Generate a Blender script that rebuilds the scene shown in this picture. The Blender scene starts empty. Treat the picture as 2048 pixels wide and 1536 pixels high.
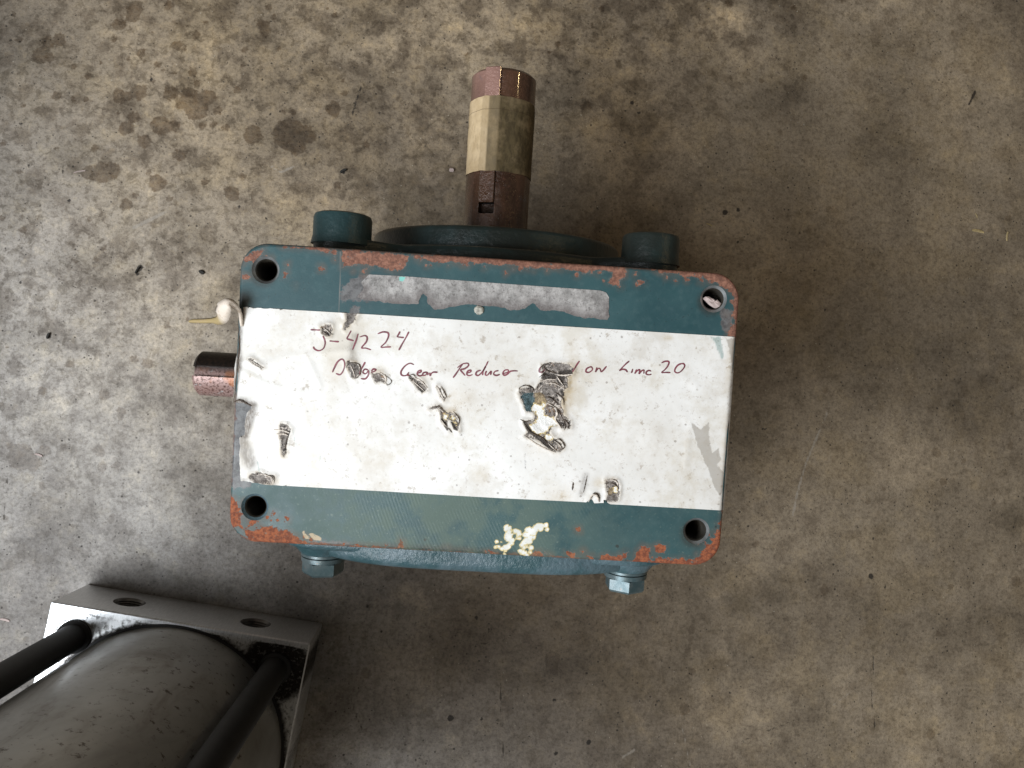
import bpy, math, random
import numpy as np
from mathutils import Matrix, Vector

sc = bpy.context.scene
C = sc.collection
R = math.radians
rng = np.random.default_rng(7)
random.seed(7)

# ------------------------------------------------------------------ camera
FPX = 1520.0                    # focal length in pixels of the 2048 px wide picture
CX, CY = 1024.0, 768.0
CAMH = 0.830
NADIR = (890.0, 832.0)          # picture point straight below the lens
cam_d = bpy.data.cameras.new("camera")
cam = bpy.data.objects.new("camera", cam_d)
C.objects.link(cam)
cam_d.sensor_width = 36.0
cam_d.lens = 36.0 * FPX / 2048.0
cam_d.clip_start = 0.01
cam_d.clip_end = 50
dn = Vector(((NADIR[0] - CX) / FPX, -(NADIR[1] - CY) / FPX, -1)).normalized()
CAMR = dn.rotation_difference(Vector((0, 0, -1))).to_matrix()
CAMM = Matrix.Translation((0, 0, CAMH)) @ CAMR.to_4x4()
cam.matrix_world = CAMM
sc.camera = cam

# ------------------------------------------------------------------ light
w = bpy.data.worlds.new("World")
sc.world = w
w.use_nodes = True
bg = w.node_tree.nodes["Background"]
bg.inputs[0].default_value = (1.0, 0.89, 0.74, 1)
bg.inputs[1].default_value = 0.095


def area(name, loc, target, size, power, col, sy=None, spread=None):
    l = bpy.data.lights.new(name, 'AREA')
    l.shape = 'RECTANGLE'
    l.size = size
    l.size_y = sy or size
    l.energy = power
    l.color = col
    o = bpy.data.objects.new(name, l)
    C.objects.link(o)
    o.location = loc
    o.rotation_euler = (Vector(target) - Vector(loc)).to_track_quat('-Z', 'Y').to_euler()
    return o


area("open_door_light", (-0.95, -0.52, 1.38), (0, 0, 0.15), 0.95, 32, (0.87, 0.935, 1.0), 0.65)
area("skylight", (-0.60, -0.75, 2.5), (-0.2, 0.0, 0), 0.7, 10, (1.0, 0.95, 0.87), 0.6)
pl = bpy.data.lights.new("shop_lamp", 'SPOT')
pl.energy = 5
pl.color = (1.0, 0.72, 0.36)
pl.shadow_soft_size = 0.008
pl.spot_size = R(60)
plo = bpy.data.objects.new("shop_lamp", pl)
C.objects.link(plo)
plo.location = (1.45, 0.72, 1.45)
plo.rotation_euler = (Vector((0, 0.1, 0.2)) - Vector(plo.location)).to_track_quat('-Z', 'Y').to_euler()

sc.view_settings.view_transform = 'Standard'
sc.view_settings.look = 'None'
sc.view_settings.gamma = 1
sc.view_settings.use_curve_mapping = False
sc.view_settings.exposure = 0.0
sc.cycles.use_denoising = True

# ------------------------------------------------------------------ pose of the gearbox face
HP = [(533., 540.), (1429., 598.), (1391., 1062.), (508., 1014.)]       # the four bolt holes
WH = 0.2896                                                            # their spacing in metres


def solve_pose():
    src = [(-1, 1), (1, 1), (1, -1), (-1, -1)]
    A = []
    for (x, y), (px, py) in zip(src, HP):
        u, v = (px - CX) / FPX, -(py - CY) / FPX
        A.append([x, y, 1, 0, 0, 0, -u * x, -u * y, -u])
        A.append([0, 0, 0, x, y, 1, -v * x, -v * y, -v])
    H = np.linalg.svd(np.array(A))[2][-1].reshape(3, 3)
    h1, h2, h3 = H[:, 0], H[:, 1], H[:, 2]
    if h3[2] < 0:
        h1, h2, h3 = -h1, -h2, -h3
    lam = np.linalg.norm(h1) / (WH / 2)
    r1 = h1 / np.linalg.norm(h1)
    r2 = h2 - r1 * np.dot(h2, r1)
    r2 /= np.linalg.norm(r2)
    hh = np.linalg.norm(h2) / lam
    t = h3 / lam
    # my frame: x right, y up, z forward -> blender camera frame: z backward
    F = lambda v: Vector((v[0], v[1], -v[2]))
    r1, r2, t = F(r1), F(r2), F(t)
    n = r1.cross(r2)
    M = Matrix((( r1[0], r2[0], n[0], t[0]), (r1[1], r2[1], n[1], t[1]), (r1[2], r2[2], n[2], t[2]), (0, 0, 0, 1)))
    return CAMM @ M, hh


FACE, HH = solve_pose()         # world matrix of the face frame; HH = half spacing of the holes in y
FINV = FACE.inverted()
HB = 0.320                      # body depth below the face
CAMF = FINV @ Vector(CAMM.translation)


def ray(px, py):
    return CAMR @ Vector(((px - CX) / FPX, -(py - CY) / FPX, -1))


def G(px, py, z=0.0):
    """picture point -> face frame x, y on the plane at height z of the face frame"""
    d = FINV.to_3x3() @ ray(px, py)
    s = (z - CAMF.z) / d.z
    p = CAMF + d * s
    return (p.x, p.y)


def GA(pts, z=0.0):
    return np.array([G(a, b, z) for a, b in pts])


def FLR(px, py, h=0.0):
    d = ray(px, py)
    s = (h - CAMH) / d.z
    p = Vector((0, 0, CAMH)) + d * s
    return (p.x, p.y)


def zoomed(ox, oy, s, pts):
    return [(ox + a / s, oy + b / s) for a, b in pts]


# ------------------------------------------------------------------ fields
_tabs = {}


def vn(x, y, scale, seed=0):
    t = _tabs.setdefault(seed, np.random.default_rng(1000 + seed).random((256, 256)))
    X, Y = x * scale + 500.3, y * scale + 500.7
    xi, yi = np.floor(X).astype(int), np.floor(Y).astype(int)
    fx, fy = X - xi, Y - yi
    fx, fy = fx * fx * (3 - 2 * fx), fy * fy * (3 - 2 * fy)
    a, b = t[xi % 256, yi % 256], t[(xi + 1) % 256, yi % 256]
    c, d = t[xi % 256, (yi + 1) % 256], t[(xi + 1) % 256, (yi + 1) % 256]
    return (a * (1 - fx) + b * fx) * (1 - fy) + (c * (1 - fx) + d * fx) * fy


def fbm(x, y, scale, seed=0, octv=4):
    s, a, r = 0, 0.5, np.zeros_like(x, dtype=float)
    for k in range(octv):
        r += a * (vn(x, y, scale * 2 ** k, seed + k) - 0.5)
        a *= 0.5
    return r        # about -0.5..0.5


FAR = 0.05


def sd_poly(x, y, P, far=FAR):
    P = np.asarray(P, float)
    out = np.full(x.shape, far)
    m = (x > P[:, 0].min() - far) & (x < P[:, 0].max() + far) & (y > P[:, 1].min() - far) & (y < P[:, 1].max() + far)
    if not m.any():
        return out
    X, Y = x[m], y[m]
    d = np.full(X.shape, 1e9)
    s = np.ones(X.shape)
    n = len(P)
    for i in range(n):
        a, b = P[i], P[i - 1]
        e = b - a
        wx, wy = X - a[0], Y - a[1]
        h = np.clip((wx * e[0] + wy * e[1]) / max(1e-18, e @ e), 0, 1)
        dx, dy = wx - e[0] * h, wy - e[1] * h
        d = np.minimum(d, dx * dx + dy * dy)
        c1, c2, c3 = Y >= a[1], Y < b[1], e[0] * wy > e[1] * wx
        s = np.where((c1 & c2 & c3) | (~c1 & ~c2 & ~c3), -s, s)
    out[m] = np.minimum(s * np.sqrt(d), far)
    return out


def sd_line(x, y, P, wd, far=FAR):
    P = np.asarray(P, float)
    out = np.full(x.shape, far)
    m = (x > P[:, 0].min() - far) & (x < P[:, 0].max() + far) & (y > P[:, 1].min() - far) & (y < P[:, 1].max() + far)
    X, Y = x[m], y[m]
    d = np.full(X.shape, 1e9)
    for i in range(len(P) - 1):
        a, b = P[i], P[i + 1]
        e = b - a
        wx, wy = X - a[0], Y - a[1]
        h = np.clip((wx * e[0] + wy * e[1]) / max(1e-18, e @ e), 0, 1)
        d = np.minimum(d, (wx - e[0] * h) ** 2 + (wy - e[1] * h) ** 2)
    out[m] = np.minimum(np.sqrt(d) - wd, far)
    return out


def sd_circ(x, y, c, r, far=FAR):
    return np.minimum(np.hypot(x - c[0], y - c[1]) - r, far)


def union(*a):
    r = a[0]
    for b in a[1:]:
        r = np.minimum(r, b)
    return r


# ------------------------------------------------------------------ mesh helpers
def setattrs(me, attrs):
    for k, v in attrs.items():
        a = me.attributes.new(k, 'FLOAT', 'POINT')
        a.data.foreach_set('value', np.asarray(v, np.float32))


def obj(name, V, F, mat, parent=None, smooth=True, attrs=None, mats=None, fmat=None):
    me = bpy.data.meshes.new(name)
    me.from_pydata([tuple(v) for v in V] if not isinstance(V, np.ndarray) else V.tolist(), [],
                   F if not isinstance(F, np.ndarray) else F.tolist())
    if attrs:
        setattrs(me, attrs)
    for m in (mats or [mat]):
        me.materials.append(m)
    if fmat is not None:
        me.polygons.foreach_set('material_index', np.asarray(fmat, np.int32))
    if smooth:
        me.polygons.foreach_set('use_smooth', [True] * len(me.polygons))
    me.update()
    o = bpy.data.objects.new(name, me)
    C.objects.link(o)
    if parent:
        o.parent = parent
    if smooth is True:
        sharpen(o)
    return o


def sharpen(o, ang=35):
    import bmesh
    bm = bmesh.new()
    bm.from_mesh(o.data)
    if len(bm.verts) < 60000:
        bmesh.ops.recalc_face_normals(bm, faces=bm.faces)
        for e in bm.edges:
            if len(e.link_faces) == 2 and e.calc_face_angle(0) > R(ang):
                e.smooth = False
        bm.to_mesh(o.data)
    bm.free()


class MB:
    def __init__(s):
        s.v, s.f = [], []

    def add(s, V, F):
        o = len(s.v)
        s.v += [tuple(v) for v in V]
        s.f += [tuple(i + o for i in f) for f in F]

    def loft(s, rings, close=True, cap0=True, cap1=True):
        V = [p for r in rings for p in r]
        n = len(rings[0])
        F = []
        for k in range(len(rings) - 1):
            for i in range(n if close else n - 1):
                j = (i + 1) % n
                F.append((k * n + i, k * n + j, (k + 1) * n + j, (k + 1) * n + i))
        if cap0:
            F.append(tuple(range(n))[::-1])
        if cap1:
            F.append(tuple((len(rings) - 1) * n + i for i in range(n)))
        s.add(V, F)

    def lathe(s, prof, c, axis, n=64, cap0=True, cap1=True):
        """prof: (radius, position along axis); c: the two other coordinates of the axis"""
        rings = []
        for r, a in prof:
            ring = []
            for i in range(n):
                t = 2 * math.pi * i / n
                u, v = c[0] + r * math.cos(t), c[1] + r * math.sin(t)
                ring.append((u, a, v) if axis == 'y' else (a, u, v) if axis == 'x' else (u, v, a))
            rings.append(ring)
        s.loft(rings, True, cap0, cap1)

    def build(s, name, mat, parent=None, dz=0.0, smooth=True, attrs=None):
        V = [(a, b, c + dz) for a, b, c in s.v]
        return obj(name, V, s.f, mat, parent, smooth, attrs)


def sheet(sdf, x0, x1, y0, y1, step):
    """grid clipped to sdf < 0, border vertices snapped on to the outline"""
    xs, ys = np.arange(x0, x1 + step, step), np.arange(y0, y1 + step, step)
    X, Y = np.meshgrid(xs, ys)
    X, Y = X.ravel(), Y.ravel()
    nx, ny = len(xs), len(ys)
    D = sdf(X, Y)
    ins = (D < 0).reshape(ny, nx)
    cell = ins[:-1, :-1] | ins[1:, :-1] | ins[:-1, 1:] | ins[1:, 1:]
    j, i = np.nonzero(cell)
    b = j * nx + i
    F = np.stack([b, b + 1, b + nx + 1, b + nx], 1)
    used = np.unique(F)
    remap = np.full(nx * ny, -1)
    remap[used] = np.arange(len(used))
    F = remap[F]
    X, Y, D = X[used], Y[used], D[used]
    e = step * 0.1
    for _ in range(3):
        m = D > 0
        gx = (sdf(X[m] + e, Y[m]) - sdf(X[m] - e, Y[m])) / (2 * e)
        gy = (sdf(X[m], Y[m] + e) - sdf(X[m], Y[m] - e)) / (2 * e)
        g = np.maximum(gx * gx + gy * gy, 0.25)
        X[m] -= D[m] * gx / g
        Y[m] -= D[m] * gy / g
        D[m] = sdf(X[m], Y[m])
        D[np.abs(D) < 1e-6] = 0
    return X, Y, F


# ------------------------------------------------------------------ node helper
class NM:
    def __init__(s, name):
        s.m = bpy.data.materials.new(name)
        s.m.use_nodes = True
        s.t = s.m.node_tree
        s.b = s.t.nodes['Principled BSDF']
        s.tc = s.t.nodes.new('ShaderNodeTexCoord').outputs['Object']

    def n(s, k):
        return s.t.nodes.new(k)

    def put(s, sock, v):
        if isinstance(v, bpy.types.NodeSocket):
            s.t.links.new(v, sock)
        elif isinstance(v, tuple) and len(v) == 3 and sock.type == 'RGBA':
            sock.default_value = (*v, 1)
        else:
            sock.default_value = v

    def math(s, op, a, b=0.0, c=None, clamp=False):
        q = s.n('ShaderNodeMath')
        q.operation = op
        q.use_clamp = clamp
        s.put(q.inputs[0], a)
        s.put(q.inputs[1], b)
        if c is not None:
            s.put(q.inputs[2], c)
        return q.outputs[0]

    def map(s, v, sc_):
        q = s.n('ShaderNodeMapping')
        s.put(q.inputs[0], v)
        q.inputs['Scale'].default_value = sc_
        return q.outputs[0]

    def noise(s, scale, det=4, rough=.55, vec=None, dist=0.0, off=0.0):
        q = s.n('ShaderNodeTexNoise')
        v = vec or s.tc
        if off:
            m = s.n('ShaderNodeMapping')
            s.put(m.inputs[0], v)
            m.inputs['Location'].default_value = (off, off * 1.7, off * .3)
            v = m.outputs[0]
        s.put(q.inputs['Vector'], v)
        q.inputs['Scale'].default_value = scale
        q.inputs['Detail'].default_value = det
        q.inputs['Roughness'].default_value = rough
        q.inputs['Distortion'].default_value = dist
        return q.outputs['Fac']

    def vor(s, scale, vec=None, feature='F1', out='Distance', rnd=1.0):
        q = s.n('ShaderNodeTexVoronoi')
        q.feature = feature
        s.put(q.inputs['Vector'], vec or s.tc)
        q.inputs['Scale'].default_value = scale
        q.inputs['Randomness'].default_value = rnd
        return q.outputs[out]

    def attr(s, name):
        q = s.n('ShaderNodeAttribute')
        q.attribute_name = name
        return q.outputs['Fac']

    def rng(s, v, a, b, c=0.0, d=1.0, smooth=True):
        q = s.n('ShaderNodeMapRange')
        q.interpolation_type = 'SMOOTHSTEP' if smooth else 'LINEAR'
        s.put(q.inputs[0], v)
        for k, x in zip((1, 2, 3, 4), (a, b, c, d)):
            s.put(q.inputs[k], x)
        return q.outputs[0]

    def mix(s, f, a, b, mode='MIX'):
        q = s.n('ShaderNodeMix')
        q.data_type = 'RGBA'
        q.blend_type = mode
        s.put(q.inputs[0], f)
        s.put(q.inputs[6], a)
        s.put(q.inputs[7], b)
        return q.outputs[2]

    def fmix(s, f, a, b):
        q = s.n('ShaderNodeMix')
        s.put(q.inputs[0], f)
        s.put(q.inputs[2], a)
        s.put(q.inputs[3], b)
        return q.outputs[0]

    def mask(s, name, noise, amp, width=0.0003):
        """1 inside the field, edge frayed by noise; amp in metres"""
        a = s.math('ADD', s.attr(name), s.math('MULTIPLY', s.math('SUBTRACT', noise, 0.5), amp))
        return s.rng(a, width, -width)

    def bump(s, h, strength=.3, dist=.001, prev=None):
        q = s.n('ShaderNodeBump')
        q.inputs['Strength'].default_value = strength
        q.inputs['Distance'].default_value = dist
        s.put(q.inputs['Height'], h)
        if prev is not None:
            s.put(q.inputs['Normal'], prev)
        return q.outputs[0]

    def out(s, col=None, rough=None, metal=None, normal=None, coat=None, coat_rough=None, spec=None):
        b = s.b
        for k, v in (('Base Color', col), ('Roughness', rough), ('Metallic', metal), ('Normal', normal),
                     ('Coat Weight', coat), ('Coat Roughness', coat_rough), ('Specular IOR Level', spec)):
            if v is not None:
                s.put(b.inputs[k], v)
        return s.m


# ------------------------------------------------------------------ materials
def mat_floor():
    m = NM('concrete')
    big = m.noise(2.3, 5, .6, off=3.1)
    mid = m.noise(9, 6, .62, dist=.6)
    mot = m.noise(38, 5, .65, off=1.3)
    fine = m.noise(170, 4, .6)
    grit = m.noise(600, 3, .6)
    xyz = m.n('ShaderNodeSeparateXYZ')
    m.put(xyz.inputs[0], m.tc)
    warm = (0.345, 0.284, 0.214)
    grey = (0.335, 0.318, 0.308)
    side = m.rng(m.math('ADD', xyz.outputs[0], m.math('MULTIPLY', xyz.outputs[1], .8)), -.45, .05)
    c = m.mix(side, grey, warm)  # cool tint of the light at left, put into the base colour
    c = m.mix(m.rng(big, .36, .64), m.mix(1.0, c, (.62, .60, .58), 'MULTIPLY'), m.mix(1.0, c, (1.22, 1.20, 1.16), 'MULTIPLY'))
    smo = m.rng(m.math('ADD', m.math('MULTIPLY', xyz.outputs[0], .8), m.math('MULTIPLY', xyz.outputs[1], -1.6)), -.6, -.1)   # rougher top left
    c = m.mix(m.rng(mid, .42, .66, 0, .6), c, m.mix(1.0, c, (.60, .59, .57), 'MULTIPLY'))
    c = m.mix(m.math('MULTIPLY', m.rng(mot, .48, .62), m.fmix(smo, .85, .45)), c, m.mix(1.0, c, (.60, .57, .54), 'MULTIPLY'))
    mo2 = m.noise(85, 5, .7, off=11.3, dist=.5)
    c = m.mix(m.math('MULTIPLY', m.rng(mo2, .51, .60), m.fmix(smo, .85, .40)), c, m.mix(1.0, c, (.62, .60, .57), 'MULTIPLY'))
    c = m.mix(m.math('MULTIPLY', m.rng(mo2, .44, .34), m.fmix(smo, .5, .25)), c, m.mix(1.0, c, (1.30, 1.26, 1.15), 'MULTIPLY'))
    c = m.mix(m.rng(mot, .46, .30, 0, .45), c, m.mix(1.0, c, (1.42, 1.38, 1.25), 'MULTIPLY'))
    c = m.mix(m.rng(fine, .45, .75, 0, .7), c, m.mix(1.0, c, (.55, .54, .52), 'MULTIPLY'))
    c = m.mix(m.rng(fine, .45, .25, 0, .5), c, m.mix(1.0, c, (1.3, 1.28, 1.22), 'MULTIPLY'))
    hue = m.rng(m.noise(13, 5, .7, off=51), .46, .62)
    c = m.mix(m.math('MULTIPLY', hue, m.fmix(side, .05, .26)), c, m.mix(1.0, c, (1.12, 1.03, .78), 'MULTIPLY'))
    g2 = m.noise(330, 4, .72, off=21)
    c = m.mix(m.rng(g2, .50, .64, 0, .62), c, m.mix(1.0, c, (.56, .54, .52), 'MULTIPLY'))
    c = m.mix(m.rng(g2, .45, .33, 0, .55), c, m.mix(1.0, c, (1.38, 1.36, 1.32), 'MULTIPLY'))
    stk = m.n('ShaderNodeMapping')
    stk.inputs['Rotation'].default_value = (0, 0, R(35))
    stk.inputs['Scale'].default_value = (1, .16, 1)
    m.put(stk.inputs[0], m.tc)
    sn = m.noise(46, 5, .7, vec=stk.outputs[0], off=2)
    c = m.mix(m.rng(sn, .55, .70, 0, .35), c, m.mix(1.0, c, (1.35, 1.33, 1.28), 'MULTIPLY'))
    # pits, random black specks and pale grains
    pit = m.rng(m.math('ADD', m.vor(105), m.math('MULTIPLY', m.math('SUBTRACT', fine, .5), .35)), .13, .05, 0, .8)
    pit = m.math('MULTIPLY', pit, m.rng(mid, .45, .55))
    c = m.mix(pit, c, (.03, .026, .022))
    sp = m.vor(330)
    sel = m.n('ShaderNodeTexVoronoi')
    sel.inputs['Scale'].default_value = 330
    m.put(sel.inputs['Vector'], m.tc)
    sv = m.n('ShaderNodeSeparateXYZ')
    m.put(sv.inputs[0], sel.outputs['Color'])
    white = m.math('MULTIPLY', m.rng(m.math('ADD', sp, m.math('MULTIPLY', grit, .6)), .52, .40), m.math('GREATER_THAN', sv.outputs[0], .982))
    black = m.math('MULTIPLY', m.rng(m.math('ADD', sp, m.math('MULTIPLY', grit, .8)), .75, .55), m.math('LESS_THAN', sv.outputs[1], .03))
    c = m.mix(m.math('MULTIPLY', white, .55), c, (.6, .55, .45))
    c = m.mix(m.math('MULTIPLY', black, .8), c, (.03, .027, .024))
    # sharp-rimmed oil spots; the soft field mixes stains and painted shade
    en = m.noise(140, 4, .65, off=7.7)
    s1 = m.mask('spot', en, .012, .0012)
    c = m.mix(m.math('MULTIPLY', s1, m.math('MULTIPLY', m.rng(fine, .3, .75, .95, .5), m.fmix(smo, 1.0, .6))), c, m.mix(1.0, c, (.40, .34, .28), 'MULTIPLY'))
    soft = m.attr('soft')
    c = m.mix(m.math('MULTIPLY', soft, m.rng(mot, .3, .6, 1, .6)), c, m.mix(1.0, c, (.28, .27, .25), 'MULTIPLY'))
    c = m.mix(m.math('MULTIPLY', m.attr('pale'), m.rng(mot, .62, .4, .25, 1)), c, m.mix(1.0, c, (1.85, 1.78, 1.62), 'MULTIPLY'))
    hard = m.mask('black', en, .004, .0006)
    c = m.mix(m.math('MULTIPLY', hard, .9), c, (.022, .018, .015))
    crk = m.mask('crack', en, .005, .0005)
    c = m.mix(m.math('MULTIPLY', crk, .75), c, (.04, .033, .025))
    scr = m.mask('scratch', en, .004, .0006)
    c = m.mix(m.math('MULTIPLY', scr, .5), c, (.42, .38, .33))
    h = m.math('ADD', m.math('MULTIPLY', fine, .6), m.math('MULTIPLY', grit, .5))
    h = m.math('SUBTRACT', h, m.math('MULTIPLY', pit, 1.2))
    h = m.math('SUBTRACT', h, crk)
    nn = m.bump(h, .55, .0013)
    rg = m.math('SUBTRACT', m.rng(mid, .3, .7, .62, .8), m.math('MULTIPLY', m.math('MAXIMUM', soft, s1), .12))
    return m.out(c, rg, normal=nn, spec=.38)


def teal_base(m, light=False):
    n1 = m.noise(22, 5, .6)
    n2 = m.noise(240, 3, .6)
    c = m.mix(m.rng(n1, .35, .68), (.023, .070, .080), (.034, .092, .101))
    c = m.mix(m.rng(n2, .45, .8, 0, .35), c, (.075, .14, .145))
    c = m.mix(m.rng(m.noise(480, 2), .66, .74, 0, .5), c, (.012, .03, .035))
    return c


def rustcol(m):
    a = m.noise(170, 5, .7)
    b = m.noise(480, 4, .65, off=4)
    c = m.mix(m.rng(a, .3, .7), (.17, .058, .032), (.34, .125, .066))
    c = m.mix(m.rng(b, .55, .72), c, (.09, .035, .022))
    c = m.mix(m.rng(b, .40, .26, 0, .7), c, (.46, .22, .12))
    return c, b


def mat_body():
    m = NM('teal_paint_rusted')
    en = m.noise(260, 5, .68)
    en2 = m.noise(70, 4, .6, off=2)
    c = teal_base(m)
    # lower strip: reflected light painted in as paler green; weathering, machining marks
    low = m.attr('low')
    c = m.mix(m.math('MULTIPLY', low, m.rng(en2, .3, .7, .35, .95)), c, (.070, .118, .108))
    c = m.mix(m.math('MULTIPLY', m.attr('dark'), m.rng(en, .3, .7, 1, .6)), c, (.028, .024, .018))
    gm = m.mask('grey', en, .010, .0006)
    c = m.mix(m.math('MULTIPLY', gm, m.rng(en, .3, .7, .95, .6)), c, m.mix(m.rng(en, .35, .65), (.085, .078, .078), (.24, .21, .205)))
    ed = m.attr('edge')     # distance inwards from the outline
    rim = m.rng(m.math('ADD', ed, m.math('MULTIPLY', m.math('SUBTRACT', m.noise(120, 5, .7, off=9), .5), .010)), .0012, .0004, 0, 1)
    rim = m.math('MULTIPLY', rim, m.attr('rim'))
    rc, rb = rustcol(m)
    rc = m.mix(m.attr('bottom'), rc, m.mix(m.rng(rb, .35, .62), (.36, .11, .045), (.17, .050, .026)))
    rc = m.mix(m.math('MULTIPLY', m.math('SUBTRACT', 1.0, m.attr('bottom')), .75), rc, m.mix(m.rng(rb, .35, .6), (.33, .165, .115), (.15, .075, .055)))
    rm = m.math('MAXIMUM', m.mask('rust', en, .0085, .00025), rim)
    rm = m.math('MULTIPLY', rm, m.rng(m.noise(210, 4, .6, off=14), .70, .66))
    c = m.mix(m.math('MULTIPLY', m.rng(m.attr('rust'), .0045, .0), m.rng(en2, .3, .65, .1, .5)), c, (.13, .085, .06))
    # a pale fringe where the paint has chipped
    fr = m.math('SUBTRACT', m.rng(m.math('ADD', m.attr('rust'), m.math('MULTIPLY', m.math('SUBTRACT', en, .5), .0085)), .0007, .0), rm, clamp=True)
    c = m.mix(m.math('MULTIPLY', fr, .35), c, (.20, .25, .25))
    c = m.mix(rm, c, rc)
    cl = m.mask('tapeline', en, .0002, .0004)
    c = m.mix(m.math('MULTIPLY', cl, .55), c, (.32, .27, .24))
    tan = m.mask('tan', en, .0015, .0003)
    c = m.mix(tan, c, (.52, .40, .26))
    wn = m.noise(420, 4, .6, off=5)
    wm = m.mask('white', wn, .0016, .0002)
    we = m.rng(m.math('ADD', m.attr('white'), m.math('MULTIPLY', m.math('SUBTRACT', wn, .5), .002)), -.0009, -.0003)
    c = m.mix(wm, c, m.mix(we, (.95, .93, .88), (.78, .62, .30)))  # lamp glare painted as white blobs with gold edges
    # tiny rust and dirt specks
    v = m.vor(95)
    sv = m.n('ShaderNodeSeparateXYZ')
    m.put(sv.inputs[0], m.vor(95, out='Color'))
    spk = m.math('MULTIPLY', m.rng(m.math('ADD', v, m.math('MULTIPLY', m.math('SUBTRACT', en, .5), .25)), .16, .10), m.math('GREATER_THAN', sv.outputs[0], .80))
    c = m.mix(m.math('MULTIPLY', spk, .75), c, m.mix(m.math('GREATER_THAN', sv.outputs[1], .55), (.02, .018, .015), rc))
    c = m.mix(m.math('MULTIPLY', m.math('MULTIPLY', m.attr('arc'), m.rng(en2, .35, .6)), .30), c, (.17, .205, .14))
    c = m.mix(m.math('MULTIPLY', m.rng(m.noise(500, 3, .6, off=41), .60, .70), m.attr('low')), c, (.16, .21, .18))
    # machining arcs
    wv = m.n('ShaderNodeTexWave')
    wv.wave_type = 'RINGS'
    wv.rings_direction = 'SPHERICAL'
    mp = m.n('ShaderNodeMapping')
    mp.inputs['Location'].default_value = (-.27, -.06, -.32)
    m.put(mp.inputs[0], m.tc)
    m.put(wv.inputs['Vector'], mp.outputs[0])
    wv.inputs['Scale'].default_value = 150
    wv.inputs['Distortion'].default_value = .3
    arcs = m.math('MULTIPLY', wv.outputs['Fac'], m.math('MULTIPLY', m.attr('arc'), m.rng(m.noise(30, 5, .7, off=17), .42, .60)))
    arcs = m.math('MULTIPLY', arcs, m.math('SUBTRACT', 1.0, wm))
    c = m.mix(m.math('MULTIPLY', arcs, .08), c, (.24, .30, .24))
    h = m.math('ADD', m.math('MULTIPLY', rm, m.math('SUBTRACT', m.math('MULTIPLY', rb, .9), .8)), m.math('MULTIPLY', m.noise(900, 2), .18))
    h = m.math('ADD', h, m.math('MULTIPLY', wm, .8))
    h = m.math('ADD', h, m.math('MULTIPLY', arcs, .12))
    nn = m.bump(h, .5, .0006)
    nn = m.bump(m.noise(14, 3), .15, .002, nn)
    rg = m.fmix(rm, m.rng(en2, .3, .7, .40, .58), .85)
    return m.out(c, rg, normal=nn, spec=.45)


def mat_cast(shade_oil=0.0):
    m = NM('shaded_oily_teal_paint' if shade_oil else 'teal_cast_paint')
    lump = m.noise(260, 4, .6)
    c = teal_base(m)
    c = m.mix(m.rng(m.noise(40, 4, .6), .45, .75, 0, .5), c, (.035, .06, .062))
    if shade_oil:
        c = m.mix(m.rng(m.noise(18, 5, .6, off=9), .25, .55, .5 * shade_oil, shade_oil), c, (.014, .015, .011))  # shade on the output side painted in, together with oily grime
    c = m.mix(m.rng(m.noise(55, 5, .7, off=6), .68, .74), c, (.12, .05, .03) if shade_oil else (.27, .10, .06))
    if not shade_oil:
        c = m.mix(m.rng(m.noise(30, 5, .65, off=19), .38, .62, .15, .85), c, (.115, .165, .19))  # cool light reflected off the cover, mixed in as pale blue
    nn = m.bump(lump, .30 if shade_oil else .62, .0018)
    nn = m.bump(m.noise(900, 2), .2, .0004, nn)
    return m.out(c, .36, normal=nn, spec=.5)


def mat_boltpaint():
    m = NM('painted_bolt')
    n1 = m.noise(120, 4, .6)
    c = m.mix(m.rng(n1, .35, .7), (.07, .115, .125), (.14, .175, .18))
    c = m.mix(m.rng(m.noise(150, 5, .7, off=6), .66, .70), c, (.36, .17, .09))
    return m.out(c, .35, metal=.25, normal=m.bump(m.noise(400, 3), .25, .0005))


def mat_shaft(name, wet):
    m = NM(name)
    st = m.noise(60, 5, .65, vec=m.map(m.tc, (1, .25, 1)) if wet else m.map(m.tc, (.4, 1, 1)))
    f = m.noise(420, 4, .7)
    if wet:
        c = m.mix(m.rng(st, .35, .65), (.036, .015, .008), (.092, .042, .022))
        c = m.mix(m.rng(f, .5, .75, 0, .5), c, (.19, .085, .06))
        c = m.mix(m.math('MULTIPLY', m.attr('lit_tip'), m.rng(st, .2, .6, .4, .8)), c, (.44, .25, .205))
        c = m.mix(m.rng(m.noise(45, 3, off=5), .62, .70, 0, .7), c, (.10, .11, .14))
        c = m.mix(m.attr('slot_shade'), c, (.008, .006, .004))  # shade in the keyway pocket, painted near black
        nn = m.bump(f, .7, .0007)
        nn = m.bump(m.noise(200, 3, off=2), .5, .0012, nn)
        return m.out(c, m.rng(m.noise(90, 3), .3, .7, .24, .45), metal=.15, normal=nn, coat=m.math('MULTIPLY', m.math('SUBTRACT', 1.0, m.attr('slot_shade')), .8), coat_rough=.10, spec=m.math('MULTIPLY', m.math('SUBTRACT', 1.0, m.attr('slot_shade')), .5))
    c = m.mix(m.rng(st, .3, .7), (.36, .21, .18), (.50, .34, .31))
    c = m.mix(m.rng(f, .48, .62), c, (.13, .065, .05))
    c = m.mix(m.rng(m.noise(200, 5, .7, off=8), .60, .64), c, (.55, .5, .48))
    c = m.mix(m.rng(m.noise(30, 3, off=3), .58, .66, 0, .8), c, (.42, .15, .05))
    c = m.mix(m.attr('top_shade'), c, m.mix(m.rng(f, .4, .6), (.007, .005, .004), (.022, .013, .009)))
    return m.out(c, .42, metal=.2, normal=m.bump(f, .5, .0006))


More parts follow.
